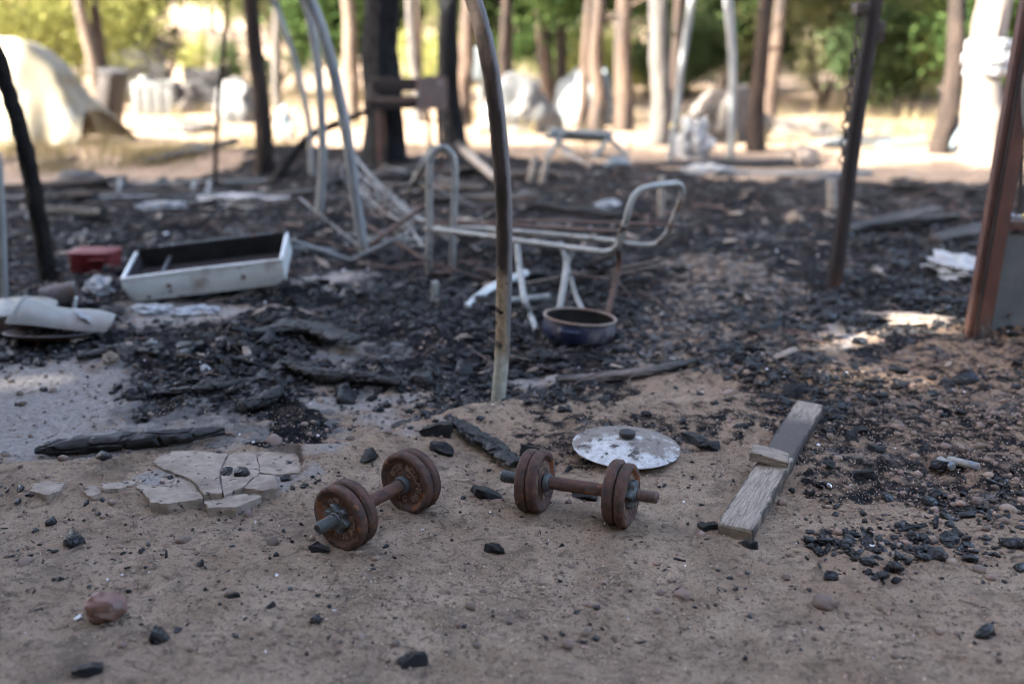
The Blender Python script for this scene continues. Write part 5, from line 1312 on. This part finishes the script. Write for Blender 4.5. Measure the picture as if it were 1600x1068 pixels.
for px, py, wpx, lab in ((498, 858, 24, 'blocky charcoal lump in front of the star-nut dumbbell'), (774, 861, 24, 'charcoal lump on bare sand below the gap between the dumbbells'), (643, 1034, 34, 'largest charcoal lump on the bare sand at the lower edge'),
    (136, 1050, 34, 'crumbly charcoal lump in the lower corner below the red stone'), (364, 931, 15, 'small charcoal lump right of the red stone'), (760, 776, 34, 'flat charcoal chip between the two dumbbells'),
    (1492, 834, 18, 'upright charcoal lump on the sand below the two cylinders'), (1400, 909, 15, 'small charcoal lump on bare sand right of the plank'), (1106, 824, 22, 'charcoal piece against the near end of the plank'),
    (682, 676, 38, 'long charcoal block behind the star-nut dumbbell'), (627, 671, 30, 'angular charcoal lump left of the long charcoal block'), (576, 716, 28, 'charcoal lump just behind the near dumbbell plate'), (690, 706, 30, 'charcoal lump between the star-nut dumbbell and the charred board'),
    (913, 775, 30, 'charcoal chip under the bar of the sideways dumbbell'), (1085, 690, 34, 'charcoal lump touching the right side of the pot lid'), (1110, 700, 30, 'charcoal lump between the pot lid and the plank'), (1169, 852, 22, 'flat charcoal flake below the near end of the plank'), (313, 882, 12, 'tiny charcoal flake on the sand below the cement crust')):
    p_ = G(px, py); z_ = mm(wpx, p_.y); p_.z += z_ * .10; spec.append((p_, z_, lab, 'charcoal lumps singled out on the sand'))
n0 = 130
xy = sample(n0, .52, (1.6, 4.6), dens(.0, 5)); z_ = np.clip(rng.lognormal(math.log(.023), .35, n0) * np.clip(xy[:, 1] / 2.4, .7, 1.7), .014, .065); ps = posz(xy, z_, .06)
for k in range(n0): spec.append((Vector(ps[k]), z_[k], 'black charcoal lump lying among other charcoal on the burnt ground', 'charcoal lumps on the burnt ground'))
lumps(spec, LUMPS, 'charcoal_lump', 'char')
PBM = []
for k in range(7):
    V, F = blob(.6, 3, .22, 1.4, 70 + k, (1, .82, .62)); me = bpy.data.meshes.new('pebble'); me.from_pydata(V, [], F); me.shade_smooth(); PBM.append(me)
spec = []
for px, py, wpx, lab in ((1581, 852, 15, 'round pale pebble at the picture edge'), (1286, 943, 34, 'flat brown stone half buried in the bare sand'), (1066, 930, 24, 'brown pebble on bare sand below the sideways dumbbell'), (1456, 768, 14, 'orange-brown pebble below the two cylinders'),
    (1310, 717, 17, 'red-brown pebble right of the plank'), (428, 690, 26, 'pale stone at the edge of the charcoal by the cement crust'), (190, 972, 10, 'small pebble touching the sand beside the red stone'), (40, 880, 22, 'pale half-buried stone at the left edge')):
    p_ = G(px, py); z_ = mm(wpx, p_.y); p_.z += z_ * .02; spec.append((p_, z_, lab, 'pebbles singled out on the sand'))
n0 = 70
xy = sample(n0, .52, (1.5, 3.4), pdens); z_ = np.clip(rng.lognormal(math.log(.016), .3, n0), .011, .034); ps = posz(xy, z_, .04)
for k in range(n0): spec.append((Vector(ps[k]), z_[k], 'small brown pebble lying on the sandy soil', 'pebbles on the soil'))
lumps(spec, PBM, 'pebble', 'pebble')
def ordinal(group, text):
    q = [o for o in bpy.data.objects if o.get('group') == group]
    q.sort(key=lambda o: o.location.x / max(o.location.y, .1))
    for n, o in enumerate(q, 1):
        suf = 'th' if 10 <= n % 100 <= 20 else {1: 'st', 2: 'nd', 3: 'rd'}.get(n % 10, 'th')
        o['label'] = text % ('%d%s' % (n, suf))
ordinal('charred boards in the debris', '%s board from the left among the charred boards strewn behind the bench and tray')
ordinal('young pines in the wood behind', '%s from the left of the young pines with low drooping needles behind the clearing')
ordinal('bushes among the pine trunks', '%s bush from the left in the blurred undergrowth among the pine trunks')
ordinal('pines in the wood behind', '%s far pine trunk from the left in the blurred sunlit wood')
ordinal('shrubs at the back of the wood', '%s from the left of the farthest blurred shrubs behind the wood')
ordinal('scrap rods around the hoop', '%s thin scrap rod from the left in the tangle around hoop and bed springs')
ordinal('rods tangled under the bench', '%s thin burnt rod from the left in the tangle under the bench frame')
print('tris', sum(len(o.data.polygons) for o in bpy.data.objects if o.type == 'MESH'), len(bpy.data.objects))
